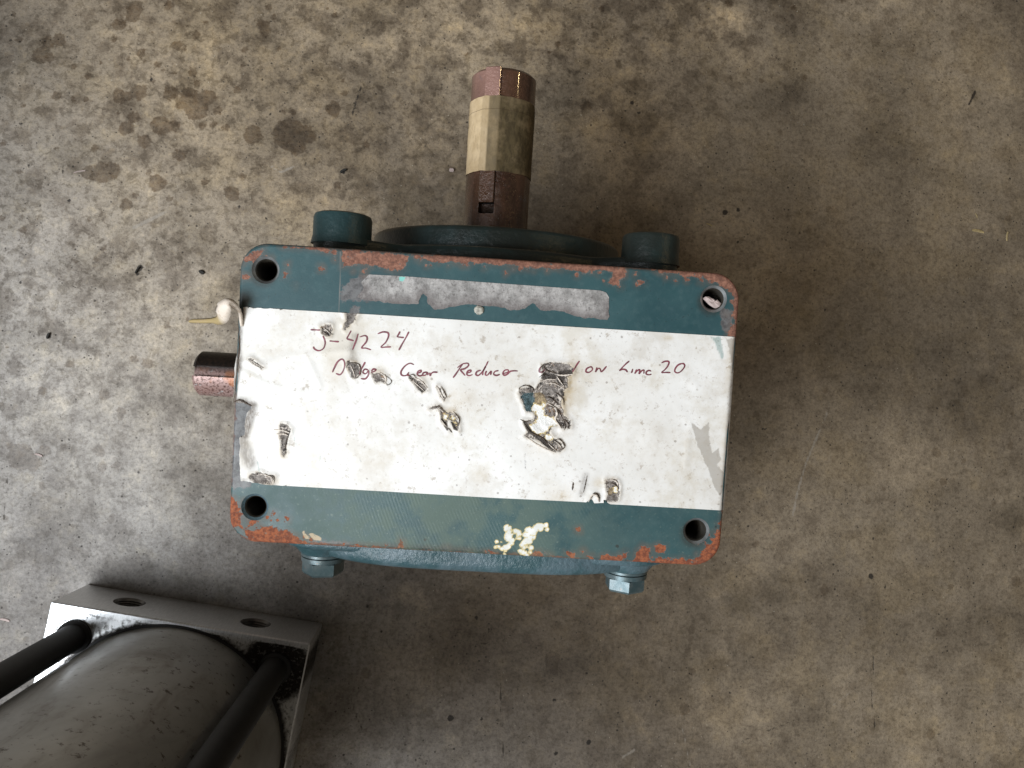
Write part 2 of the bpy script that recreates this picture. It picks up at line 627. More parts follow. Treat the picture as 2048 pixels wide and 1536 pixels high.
def mat_tape():
    m = NM('masking_tape_shaded')
    a = m.noise(60, 5, .65)
    f = m.noise(350, 4, .6, vec=m.map(m.tc, (1, .4, 1)))
    c = m.mix(m.rng(a, .3, .7), (.60, .44, .25), (.80, .61, .38))
    c = m.mix(m.rng(f, .5, .75, 0, .4), c, (.30, .21, .13))
    c = m.mix(m.math('MULTIPLY', m.attr('side_shade'), m.rng(a, .3, .55, .75, 1)), c, m.mix(m.rng(f, .35, .65), (.038, .027, .011), (.085, .062, .028)))  # darker colour for the side of the tape turned from the light
    c = m.mix(m.rng(m.attr('seam'), .0005, .0002, 0, .7), c, (.06, .035, .02))
    nn = m.bump(f, .4, .0004)
    return m.out(c, .7, normal=nn, spec=.25)


def mat_label():
    m = NM('laminated_paper')
    en = m.noise(330, 5, .7)
    big = m.noise(16, 5, .6)
    c = m.mix(m.rng(big, .35, .68), (.79, .765, .725), (.90, .88, .85))
    c = m.mix(m.rng(m.noise(45, 6, .68, off=2), .48, .68, 0, .45), c, (.60, .54, .46))
    c = m.mix(m.rng(m.noise(300, 4, .7, off=12), .56, .70, 0, .5), c, (.50, .44, .38))
    c = m.mix(m.rng(m.noise(110, 5, .75, off=22), .60, .68, 0, .6), c, (.36, .29, .22))
    c = m.mix(m.rng(m.noise(26, 6, .7, off=33), .50, .68, 0, .5), c, (.62, .55, .44))
    # specks
    v = m.vor(150)
    sv = m.n('ShaderNodeSeparateXYZ')
    m.put(sv.inputs[0], m.vor(150, out='Color'))
    spk = m.math('MULTIPLY', m.rng(m.math('ADD', v, m.math('MULTIPLY', m.math('SUBTRACT', en, .5), .3)), .15, .08), m.math('GREATER_THAN', sv.outputs[0], .72))
    c = m.mix(m.math('MULTIPLY', spk, .55), c, (.18, .14, .12))
    c = m.mix(m.math('MULTIPLY', m.attr('stain'), m.rng(en, .3, .75, .9, .3)), c, (.50, .36, .17))
    c = m.mix(m.math('MULTIPLY', m.mask('green', m.noise(260, 5, .7, vec=m.map(m.tc, (1, .3, 1))), .005, .0008), .55), c, (.16, .30, .28))
    c = m.mix(m.math('MULTIPLY', m.mask('greymark', en, .0035, .0005), .62), c, (.34, .30, .25))
    dirt = m.attr('dirt')
    c = m.mix(m.math('MULTIPLY', dirt, m.rng(m.noise(420, 5, .75, vec=m.map(m.tc, (1, .35, 1))), .35, .6, .55, 1)), c, (.085, .055, .030))
    # frayed holes
    hn = m.noise(420, 5, .75, off=1)
    he = m.math('ADD', m.attr('hole'), m.math('MULTIPLY', m.math('SUBTRACT', hn, .5), .0050))
    halo = m.rng(he, .0026, .0, 0, .6)
    c = m.mix(m.math('MULTIPLY', halo, m.rng(en, .35, .7, .35, 1)), c, (.40, .29, .17))
    inside = m.rng(he, .0003, -.0003)
    st = m.noise(190, 5, .75, off=3, dist=2.2)
    ic = m.mix(m.rng(st, .42, .54), (.022, .016, .012), (.27, .23, .20))
    ic = m.mix(m.rng(m.noise(240, 4, .7, off=31, dist=2.5), .53, .60), ic, (.72, .64, .56))
    ic = m.mix(m.rng(m.noise(160, 4, .7, off=37, dist=2.0), .60, .64, 0, .8), ic, (.30, .16, .07))
    ic = m.mix(m.mask('greypatch', en, .008), ic, m.mix(m.rng(en, .32, .62), (.075, .06, .05), (.33, .29, .26)))
    ic = m.mix(m.mask('tanpatch', en, .006), ic, m.mix(m.rng(en, .35, .6), (.16, .11, .06), (.42, .32, .19)))
    ic = m.mix(m.mask('tealpatch', en, .007), ic, m.mix(m.rng(en, .4, .6), (.03, .06, .065), (.09, .15, .165)))
    wn = m.noise(230, 5, .7, off=6)
    wf = m.math('ADD', m.attr('white'), m.math('MULTIPLY', m.math('SUBTRACT', wn, .5), .011))
    ic = m.mix(m.rng(wf, .0003, -.0002), ic, m.mix(m.rng(wf, -.0010, -.0002), (.96, .94, .90), (.70, .52, .18)))  # lamp glare in the tears, painted white with a gold edge
    c = m.mix(inside, c, ic)
    c = m.mix(m.math('MULTIPLY', m.rng(m.math('ADD', m.attr('cut'), m.math('MULTIPLY', m.math('SUBTRACT', en, .5), .0012)), .0005, .0), .9), c, (.035, .026, .02))
    c = m.mix(m.math('MULTIPLY', m.mask('scuff', m.noise(300, 4, .7, off=8), .003, .0004), .6), c, (.16, .15, .15))
    h = m.math('ADD', m.math('MULTIPLY', m.noise(70, 4, .6), 1.0), m.math('MULTIPLY', en, .25))
    nn = m.bump(h, .25, .0007)
    nn = m.bump(m.math('MULTIPLY', hn, inside), .8, .0015, nn)
    rg = m.fmix(inside, m.rng(big, .3, .7, .38, .52), .42)
    return m.out(c, rg, normal=nn, spec=.5)


def mat_residue():
    m = NM('sticker_residue')
    en = m.noise(300, 5, .75)
    st = m.noise(110, 6, .78, vec=m.map(m.tc, (1, .8, 1)))
    c = m.mix(m.rng(st, .30, .66), (.20, .19, .18), (.50, .475, .455))
    c = m.mix(m.rng(m.noise(420, 4, .7), .52, .66, 0, .5), c, (.16, .145, .14))
    c = m.mix(m.rng(en, .5, .68, 0, .7), c, (.11, .095, .09))
    c = m.mix(m.math('MULTIPLY', m.attr('low'), m.rng(en, .3, .6, 1, .6)), c, (.12, .10, .095))
    c = m.mix(m.mask('mint', en, .001), c, (.25, .62, .55))
    return m.out(c, .8, normal=m.bump(en, .5, .0006))


def mat_alu():
    m = NM('machined_aluminium')
    v = m.map(m.tc, (14, 1, 1))
    br = m.noise(90, 4, .6, vec=v)
    sp = m.noise(230, 5, .75, off=2)
    c = m.mix(m.rng(br, .3, .7), (.62, .62, .62), (.80, .80, .80))
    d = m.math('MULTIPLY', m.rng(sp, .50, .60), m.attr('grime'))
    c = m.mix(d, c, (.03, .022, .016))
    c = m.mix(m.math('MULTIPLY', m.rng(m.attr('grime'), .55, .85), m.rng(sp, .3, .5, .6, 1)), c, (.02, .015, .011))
    return m.out(c, m.fmix(d, m.rng(br, .3, .7, .34, .46), .8), metal=m.fmix(d, .85, 0.0), normal=m.bump(br, .08, .0004))


def mat_barrel():
    m = NM('dull_barrel_metal')
    a = m.noise(9, 5, .65, vec=m.map(m.tc, (1, 1, .4)), dist=1.0)
    sc2 = m.noise(28, 6, .7, vec=m.map(m.tc, (1, 1, .35)), dist=.8)
    c = m.mix(m.rng(a, .35, .68), (.27, .268, .25), (.42, .415, .39))
    c = m.mix(m.rng(sc2, .50, .72, 0, .5), c, (.15, .12, .09))
    sp = m.noise(120, 5, .75, off=3)
    c = m.mix(m.math('MULTIPLY', m.rng(sp, .56, .66), m.rng(a, .45, .6)), c, (.09, .07, .05))
    c = m.mix(m.rng(sc2, .42, .30, 0, .35), c, (.36, .34, .31))
    return m.out(c, m.rng(sc2, .3, .7, .27, .42), metal=.5, normal=m.bump(sc2, .06, .001))


def mat_peel():
    m = NM('peeled_tape')
    f = m.noise(320, 4, .6)
    c = m.mix(m.attr('tail'), (.72, .62, .52), (.40, .30, .14))
    c = m.mix(m.rng(f, .5, .7, 0, .6), c, (.45, .33, .22))
    c = m.mix(m.rng(m.attr('rimd'), .7, 1.0, 0, .9), c, (.05, .03, .02))
    return m.out(c, .5, normal=m.bump(f, .35, .0005))


def simple(name, col, rough, metal=0.0, ns=120, var=.35, bump=.2):
    m = NM(name)
    n = m.noise(ns, 4, .6)
    c = m.mix(m.rng(n, .3, .7), tuple(x * (1 - var) for x in col), tuple(min(1, x * (1 + var)) for x in col))
    return m.out(c, rough, metal, m.bump(n, bump, .0005))


M_shade_oil = mat_cast(.88)
M_shade_semi = mat_cast(.45)
M_floor, M_body, M_cast, M_bolt = mat_floor(), mat_body(), mat_cast(), mat_boltpaint()
M_shaft, M_stub = mat_shaft('oiled_rusty_steel', True), mat_shaft('dry_rusty_steel', False)
M_tape, M_label, M_res, M_alu, M_barrel = mat_tape(), mat_label(), mat_residue(), mat_alu(), mat_barrel()
M_hole = simple('oily_dark_thread', (.028, .024, .018), .4)
M_chamfer = simple('worn_bare_edge', (.27, .28, .28), .4, .5)
M_ink = simple('maroon_ink', (.20, .052, .070), .5, ns=200, var=.3)
M_rod = simple('black_rod', (.007, .0065, .006), .6)
M_rubber = simple('black_seal', (.012, .010, .009), .6)
M_blue = simple('blue_sticker', (.015, .07, .25), .4)
M_shred = simple('torn_paper', (.66, .58, .50), .7, ns=400, var=.3)
M_char = simple('charred_paper', (.055, .035, .022), .6, ns=300, var=.5)
M_straw = simple('straw', (.55, .43, .22), .6)
M_chip = simple('pink_chip', (.50, .40, .37), .75, ns=300, var=.15, bump=.6)
M_peel = mat_peel()
M_black = simple('black_debris', (.02, .018, .015), .7)

# ------------------------------------------------------------------ floor
def axis(a, b, step, lo, hi, coarse):
    fine = np.arange(a, b + step, step)
    return np.concatenate([np.arange(lo, a - 1e-6, coarse), fine, np.arange(fine[-1] + coarse, hi + coarse, coarse)])


def build_floor():
    xs = axis(-.60, .78, .0026, -3.0, 3.0, .1)
    ys = axis(-.50, .56, .0026, -3.0, 3.0, .1)
    X, Y = np.meshgrid(xs, ys)
    nx, ny = len(xs), len(ys)
    X, Y = X.ravel(), Y.ravel()
    j, i = np.meshgrid(np.arange(ny - 1), np.arange(nx - 1), indexing='ij')
    b = (j * nx + i).ravel()
    F = np.stack([b, b + 1, b + nx + 1, b + nx], 1)
    k = CAMH / FPX
    z3 = lambda L: [(a / 2.926, c / 2.926, r / 2.926) for a, c, r in L]
    spots = z3([(790, 50, 45), (770, 90, 42), (700, 140, 42), (985, 30, 28), (1145, 205, 26), (1540, 145, 34), (1550, 185, 34), (1040, 265, 33),
                (1075, 290, 18), (825, 310, 26), (665, 230, 20), (1125, 425, 27), (1150, 487, 20), (1390, 525, 24), (815, 540, 48), (700, 560, 42),
                (745, 565, 30), (330, 560, 25), (1000, 545, 44), (1110, 560, 50), (1215, 570, 48), (1150, 630, 72), (1060, 610, 36), (1280, 650, 26),
                (940, 735, 56), (1010, 735, 38), (1190, 740, 20), (740, 750, 42), (780, 690, 36), (845, 830, 42), (1480, 790, 55), (1700, 790, 96),
                (1790, 790, 56), (1740, 860, 50), (1950, 640, 45), (1660, 650, 15), (1715, 655, 18), (1050, 910, 38), (740, 1200, 33), (1200, 1070, 20),
                (1355, 1130, 44), (920, 1070, 50), (280, 250, 40), (240, 330, 48), (350, 235, 36), (290, 340, 30), (1090, 150, 14), (1010, 425, 18),
                (955, 415, 12), (1210, 130, 16), (1415, 385, 12), (1450, 245, 12), (1575, 40, 18), (1605, 95, 18), (1960, 90, 16), (925, 380, 18),
                (750, 345, 16), (840, 360, 14), (430, 390, 18), (520, 445, 16), (500, 580, 14), (430, 580, 14), (1320, 750, 22), (1250, 730, 18),
                (1090, 880, 16), (870, 1010, 18), (990, 1165, 18), (1550, 1000, 14), (600, 1010, 60), (650, 1000, 50), (520, 1010, 40)])
    z4 = [(a / 2.364, 500 + c / 2.364, r / 2.364) for a, c, r in [(100, 980, 58), (160, 1010, 34), (210, 950, 28), (700, 540, 28), (490, 685, 24),
          (580, 760, 20), (405, 912, 10), (300, 935, 13), (530, 1265, 16), (480, 1025, 24), (50, 925, 16), (330, 540, 18), (470, 950, 26)]]
    z6 = [(1400 + a / 1.838, 700 + c / 1.838, r / 1.838) for a, c, r in [(460, 150, 14), (205, 235, 15), (865, 375, 20), (895, 485, 14), (1140, 350, 14),
          (205, 712, 14), (460, 880, 18), (620, 555, 12), (675, 510, 9), (920, 870, 12), (850, 1410, 18), (1160, 850, 22), (745, 1180, 14), (230, 1335, 9)]]
    z7 = [(600 + a / 2.56, 1150 + c / 2.56, r / 2.56) for a, c, r in [(1055, 655, 26), (1072, 690, 24), (335, 500, 26), (660, 705, 26), (120, 688, 14),
          (1290, 430, 40), (1300, 480, 30), (1025, 95, 14), (1165, 320, 30), (2005, 495, 22), (1985, 390, 18), (2000, 330, 18), (2005, 280, 18),
          (1720, 630, 16), (1970, 690, 30)]]
    D = np.full(X.shape, FAR)
    for px, py, r in spots + z4 + z6 + z7:
        D = union(D, sd_circ(X, Y, FLR(px, py), r * k))
    r2 = np.random.default_rng(5)
    for _ in range(260):                      # scattered small oil specks, thickest towards the upper left
        px = r2.random() ** 1.4 * 2048
        py = r2.random() ** 1.2 * 1536
        D = union(D, sd_circ(X, Y, FLR(px, py), (2 + 6 * r2.random() ** 2) * k))
    soft = np.zeros(X.shape)
    for px, py, rx, ry, a, s in [(60, 180, 190, 210, 0, .42), (1680, 330, 360, 230, 15, .58), (1790, 640, 340, 280, 0, .52), (1800, 1150, 400, 420, 0, .30), (1560, 195, 105, 60, -20, .75), (1725, 300, 75, 60, 30, .85), (1950, 190, 14, 40, -25, .7), (1482, 1206, 42, 36, 0, .75),  # broad right-hand ones: shade of that side painted in, with staining
                                 (1545, 1192, 60, 26, 5, .6), (2031, 1037, 44, 46, 0, .8), (1911, 812, 26, 26, 0, .8), (1600, 470, 90, 60, 0, .5),
                                 (1850, 560, 120, 80, 10, .45), (1510, 840, 70, 90, 0, .55), (1500, 500, 60, 60, 0, .45), (110, 260, 70, 60, 0, .4),
                                 (60, 110, 70, 100, 0, .45), (130, 310, 70, 40, -20, .5), (1120, 1330, 80, 30, -10, .4), (1740, 1180, 130, 60, 0, .35),
                                 (1520, 180, 60, 40, 0, .3), (1650, 330, 60, 60, 0, .4), (560, 270, 80, 40, 0, .35), (1750, 90, 150, 60, 0, .35),
                                 (1950, 60, 100, 70, 0, .3), (1980, 640, 70, 40, 0, .35), (1700, 700, 160, 90, 0, .4), (1950, 1250, 100, 60, 0, .4),
                                 (760, 1420, 140, 80, 0, .35), (900, 1300, 160, 60, 0, .3), (400, 1180, 230, 36, 9, .8), (590, 1215, 90, 40, 20, .7)]:  # last two: contact shadow of the cylinder plate, painted on the floor
        c = FLR(px, py)
        t = R(a)
        dx, dy = X - c[0], Y - c[1]
        u, v = (dx * math.cos(t) - dy * math.sin(t)) / (rx * k), (dx * math.sin(t) + dy * math.cos(t)) / (ry * k)
        q = np.hypot(u, v) + .35 * fbm(X, Y, 22, 40, 4)
        soft = np.maximum(soft, s * np.clip(1.35 - q, 0, 1))
    pale = np.zeros(X.shape)
    for px, py, rx, ry, s in [(1000, 50, 430, 150, .55), (520, 170, 330, 200, .38), (1250, 240, 170, 230, .3), (230, 800, 260, 300, .25), (1440, 50, 70, 60, .9), (1480, 110, 70, 30, .6), (1190, 210, 60, 90, .6), (800, 90, 160, 90, .5), (560, 160, 120, 90, .5),
                              (1010, 60, 160, 60, .5), (100, 830, 90, 90, .4), (640, 410, 120, 60, .45), (1330, 280, 60, 50, .5), (300, 340, 70, 50, .3),
                              (1240, 120, 120, 70, .35), (840, 1190, 50, 24, .6), (1450, 1420, 150, 60, .25), (1830, 930, 100, 60, .25), (860, 250, 60, 110, .5)]:
        c = FLR(px, py)
        q = np.hypot((X - c[0]) / (rx * k), (Y - c[1]) / (ry * k)) + .8 * fbm(X, Y, 26, 60, 4)
        pale = np.maximum(pale, s * np.clip(1.3 - q, 0, 1))
    black = np.full(X.shape, FAR)
    for px, py, r in [(98, 673, 6), (42, 564, 4), (280, 535, 9), (275, 548, 5), (405, 545, 7), (687, 343, 6), (478, 414, 5), (276, 945, 4), (219, 946, 3),
                      (168, 714, 4), (901, 1436, 8), (963, 1438, 5), (995, 1439, 3), (735, 1212, 5), (762, 1263, 4), (850, 1249, 3), (1036, 1380, 4),
                      (1108, 1401, 5), (1178, 1484, 7), (1112, 1507, 6), (953, 1235, 6), (636, 1150, 6), (832, 1521, 4), (1742, 1153, 8), (1612, 1048, 4),
                      (1770, 1174, 4), (1930, 1120, 3), (42, 248, 5), (303, 159, 6), (58, 332, 5), (126, 344, 4), (455, 232, 4), (540, 228, 4), (138, 401, 4),
                      (1476, 484, 6), (1650, 620, 4), (1450, 425, 8), (688, 1510, 4), (30, 245, 4), (1264, 205, 6), (1278, 225, 6), (1476, 420, 7), (860, 300, 3)]:
        black = union(black, sd_circ(X, Y, FLR(px, py), r * k * .72))
    black = union(black, sd_line(X, Y, [FLR(723, 172), FLR(712, 205), FLR(704, 232)], 1.4 * k), sd_line(X, Y, [FLR(1950, 184), FLR(1938, 208)], 2.5 * k))
    crack = np.full(X.shape, FAR)
    z7l = lambda P: [FLR(600 + a / 2.56, 1150 + c / 2.56) for a, c in P]
    for P in [z7l([(810, 290), (860, 310), (910, 345), (965, 358), (1020, 345), (1080, 308)]), z7l([(965, 270), (972, 350)]),
              z7l([(250, 310), (262, 380), (248, 450), (262, 520), (240, 590)]), z7l([(240, 590), (190, 620)]), z7l([(245, 590), (278, 680), (290, 730), (320, 790)]),
              z7l([(1038, 440), (1030, 600), (1034, 800), (1045, 930)]), [FLR(15, 945), FLR(12, 990), FLR(8, 1040)], [FLR(1045, 452), FLR(1050, 455)],
              [FLR(1748, 1310), FLR(1744, 1400), FLR(1752, 1470)], [FLR(1590, 1440), FLR(1560, 1452), FLR(1476, 1485)]]:
        crack = union(crack, sd_line(X, Y, P, .9 * k))
    scr = np.full(X.shape, FAR)
    for P, wd in [([FLR(1585, 1034), FLR(1595, 985), FLR(1612, 925), FLR(1640, 860)], 2.2), ([FLR(1650, 840), FLR(1660, 800)], 1.5), ([FLR(268, 455), FLR(330, 425)], 3.5), ([FLR(148, 345), FLR(172, 340)], 1.3),
                  ([FLR(540, 330), FLR(560, 345), FLR(590, 332)], 2), ([FLR(1580, 240), FLR(1610, 250)], 1), ([FLR(1700, 1385), FLR(1660, 1415)], 1.2),
                  ([FLR(1245, 1515), FLR(1268, 1500)], 2), ([FLR(0, 690), FLR(35, 730)], 1), ([FLR(1360, 1430), FLR(1380, 1530)], 1)]:
        scr = union(scr, sd_line(X, Y, P, wd * k))
    Z = (fbm(X, Y, 5, 90, 3)) * 0.0
    me = obj('concrete_floor', np.stack([X, Y, Z], 1), F, M_floor, smooth=False,
             attrs=dict(spot=D, soft=soft, pale=pale, black=black, crack=crack, scratch=scr))
    me['kind'] = 'structure'
    return me


build_floor()

# ------------------------------------------------------------------ gear reducer
root = bpy.data.objects.new('gear_reducer', None)
C.objects.link(root)
root.matrix_world = FACE @ Matrix.Translation((0, 0, -HB))
root['label'] = 'rusty teal gear reducer with a torn white paper label and taped shaft'
root['category'] = 'gear reducer'
DZ = HB

Lx, Rx = G(466, 850)[0], G(1460, 850)[0]
Ty, By = G(1000, 517)[1], G(950, 1108)[1]
mx, my, hx, hy, RC = (Lx + Rx) / 2, (Ty + By) / 2, (Rx - Lx) / 2, (Ty - By) / 2, .0175
BEV = .0022


def sd_rr(x, y, ins=0.0):
    qx, qy = np.abs(x - mx) - (hx - RC), np.abs(y - my) - (hy - RC)
    return np.minimum(np.maximum(qx, qy), 0) + np.hypot(np.maximum(qx, 0), np.maximum(qy, 0)) - RC + ins


HOLES = [(-WH / 2, HH), (WH / 2, HH), (WH / 2, -HH), (-WH / 2, -HH)]
HR = .0072


def sd_face(x, y):
    d = sd_rr(x, y, BEV)
    for c in HOLES:
        d = np.maximum(d, -(np.hypot(x - c[0], y - c[1]) - HR - .0016))
    return d


RUST = [
    [(484, 516), (500, 505), (522, 500), (528, 508), (520, 513), (508, 520), (496, 524), (488, 528)],
    [(480, 545), (492, 548), (500, 552), (498, 558), (480, 560)],
    [(560, 490), (600, 494), (640, 494), (675, 500), (672, 512), (660, 505), (620, 499), (570, 497)],
    [(683, 499), (740, 500), (820, 510), (812, 530), (806, 541), (785, 542), (760, 538), (738, 530), (715, 530), (700, 534), (683, 537)],
    [(825, 508), (1000, 512), (1230, 530), (1230, 546), (1150, 541), (1000, 531), (900, 524), (830, 521)],
    [(1228, 530), (1253, 533), (1250, 553), (1240, 560), (1225, 570), (1214, 566), (1222, 552)],
    [(1272, 563), (1283, 558), (1290, 566), (1280, 572), (1272, 572)],
    [(1285, 533), (1440, 538), (1490, 570), (1490, 610), (1470, 612), (1462, 585), (1440, 572), (1420, 565), (1405, 556), (1388, 555), (1370, 556), (1352, 548), (1320, 547)],
    [(1462, 600), (1490, 600), (1490, 680), (1452, 678), (1458, 662), (1466, 652), (1466, 620)],
    [(1395, 555), (1408, 556), (1404, 566), (1396, 564)],
    [(1442, 1018), (1460, 1018), (1460, 1140), (1385, 1145), (1385, 1122), (1398, 1110), (1412, 1095), (1428, 1075), (1440, 1055), (1445, 1035)],
    [(1310, 1116), (1390, 1118), (1395, 1140), (1310, 1138)],
    [(1265, 1128), (1272, 1105), (1284, 1090), (1300, 1096), (1300, 1130)],
    [(1192, 1125), (1200, 1112), (1215, 1107), (1232, 1112), (1240, 1106), (1252, 1122), (1240, 1128)],
    [(1308, 1092), (1318, 1088), (1332, 1095), (1326, 1108), (1314, 1108)],
    [(1152, 1057), (1160, 1055), (1162, 1064), (1154, 1064)],
    [(1128, 1100), (1140, 1104), (1150, 1108), (1148, 1117), (1136, 1114)],
    [(1062, 1103), (1080, 1102), (1088, 1113), (1066, 1114)],
    [(455, 990), (470, 996), (478, 1006), (483, 1030), (482, 1052), (455, 1060)],
    [(484, 1056), (500, 1060), (520, 1056), (545, 1052), (560, 1058), (580, 1062), (600, 1075), (632, 1088), (632, 1096), (540, 1094), (500, 1086)],
    [(792, 1095), (800, 1078), (808, 1082), (806, 1098)],
    [(700, 1088), (745, 1092), (744, 1100), (698, 1098)],
    [(888, 1092), (898, 1092), (900, 1103), (886, 1103)],
    [(546, 1024), (552, 1026), (550, 1034), (543, 1032)], [(573, 1034), (580, 1036), (578, 1044), (572, 1043)],
    [(568, 546), (576, 546), (573, 560), (566, 556)], [(638, 532), (647, 531), (646, 541), (638, 541)], [(585, 570), (592, 570), (590, 575)], [(572, 526), (578, 524), (577, 531)],
    [(496, 1040), (515, 1040), (520, 1047), (500, 1048)], [(668, 512), (672, 512), (671, 522), (667, 520)], [(1008, 543), (1014, 545), (1010, 550)],
]
CHIPS = [((490, 1048), (620, 1085), 34, .0022), ((640, 1090), (1000, 1106), 22, .0011), ((1060, 1108), (1400, 1124), 40, .0018), ((1440, 1040), (1400, 1115), 22, .003),
         ((500, 1000), (545, 1040), 12, .003), ((500, 515), (540, 508), 8, .002), ((1230, 545), (1240, 568), 8, .003), ((690, 515), (1400, 555), 40, .0014), ((1465, 600), (1465, 680), 14, .0016), ((820, 520), (700, 545), 10, .002)]
GLARE_BLOBS = [([(375, 350), (410, 325), (450, 345), (490, 375)], 22, .0021), ([(400, 360), (395, 420), (385, 460), (375, 490)], 22, .0021),  # paths of the painted lamp glare
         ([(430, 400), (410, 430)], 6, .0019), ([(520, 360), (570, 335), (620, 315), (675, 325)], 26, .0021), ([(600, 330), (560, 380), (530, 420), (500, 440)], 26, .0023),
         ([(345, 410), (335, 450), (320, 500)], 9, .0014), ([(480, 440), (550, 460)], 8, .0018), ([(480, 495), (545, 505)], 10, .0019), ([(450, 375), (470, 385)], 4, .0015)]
GREY = [[(686, 572), (700, 560), (715, 552), (735, 550), (742, 570), (742, 602), (715, 603), (700, 598), (683, 606), (682, 585)],
        [(706, 614), (718, 612), (722, 622), (716, 650), (700, 670), (690, 668), (694, 640)],
        [(1440, 615), (1470, 620), (1466, 650), (1456, 668), (1446, 660), (1440, 635)],
        zoomed(600, 630, 4.551, [(420, -10), (520, -10), (480, 60), (410, 130), (400, 90), (440, 50)]),
        [(452, 796), (520, 800), (512, 900), (500, 975), (468, 980), (452, 965), (452, 830)],
        [(600, 1075), (640, 1080), (700, 1085), (700, 1092), (620, 1090)]]


def face_attrs(x, y):
    a = {}
    a['rust'] = union(*[sd_poly(x, y, GA(P)) for P in RUST]) + .0024 * fbm(x, y, 170, 81, 4) + .0004
    r5 = np.random.default_rng(21)
    for (ax, ay), (bx, by), n_, sp_ in CHIPS:
        for _ in range(n_):
            t = r5.random()
            a['rust'] = union(a['rust'], sd_circ(x, y, np.array(G(ax + (bx - ax) * t, ay + (by - ay) * t)) + r5.normal(size=2) * sp_, .0003 + .0013 * r5.random() ** 2))
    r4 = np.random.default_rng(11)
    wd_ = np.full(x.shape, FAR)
    for path, n_, rr_ in GLARE_BLOBS:
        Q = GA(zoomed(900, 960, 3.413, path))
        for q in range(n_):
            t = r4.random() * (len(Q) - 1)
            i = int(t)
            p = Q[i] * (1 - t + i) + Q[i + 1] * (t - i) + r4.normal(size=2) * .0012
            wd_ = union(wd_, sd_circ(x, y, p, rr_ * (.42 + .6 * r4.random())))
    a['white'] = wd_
    a['grey'] = union(*[sd_poly(x, y, GA(P)) for P in GREY]) + .002 * fbm(x, y, 140, 85, 4)
    a['tan'] = union(sd_poly(x, y, GA(zoomed(440, 800, 4.096, [(725, 1095), (760, 1090), (830, 1130), (830, 1155), (770, 1145)]))),
                     sd_poly(x, y, GA(zoomed(440, 800, 4.096, [(670, 1080), (690, 1070), (695, 1090), (740, 1140), (700, 1140)]))))
    a['edge'] = -sd_rr(x, y)
    a['rim'] = np.clip((y - my) * 0 + .55 + .9 * fbm(x, y, 30, 33, 2), 0, 1) * np.where(y > my, np.where(x < mx - .08, .35, .8), .8)
    a['tapeline'] = sd_line(x, y, GA([(681, 500), (680, 560), (678, 632)]), .0003)
    lo = G(950, 1000)[1]
    a['low'] = np.clip((lo + .03 - y) / .03, 0, 1) * np.clip(.62 + 1.2 * fbm(x, y, 9, 12, 3), 0, 1)
    a['bottom'] = np.clip((my - .03 - y) / .02, 0, 1)
    cx_, cy_ = G(900, 1040)
    a['arc'] = np.clip(1.5 - np.hypot((x - cx_) / .085, (y - cy_) / .05), 0, 1) * (y < lo + .05)
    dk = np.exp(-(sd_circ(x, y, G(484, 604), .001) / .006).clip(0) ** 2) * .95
    bl = sd_line(x, y, GA([(640, 1094), (900, 1098), (1010, 1108), (1060, 1113)]), .0004)  # shadow line of the groove above the cover, painted on the face
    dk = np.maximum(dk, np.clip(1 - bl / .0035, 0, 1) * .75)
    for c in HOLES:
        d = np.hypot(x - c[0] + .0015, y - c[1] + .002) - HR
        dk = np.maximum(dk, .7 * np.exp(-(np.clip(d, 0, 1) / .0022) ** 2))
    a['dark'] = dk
    return a


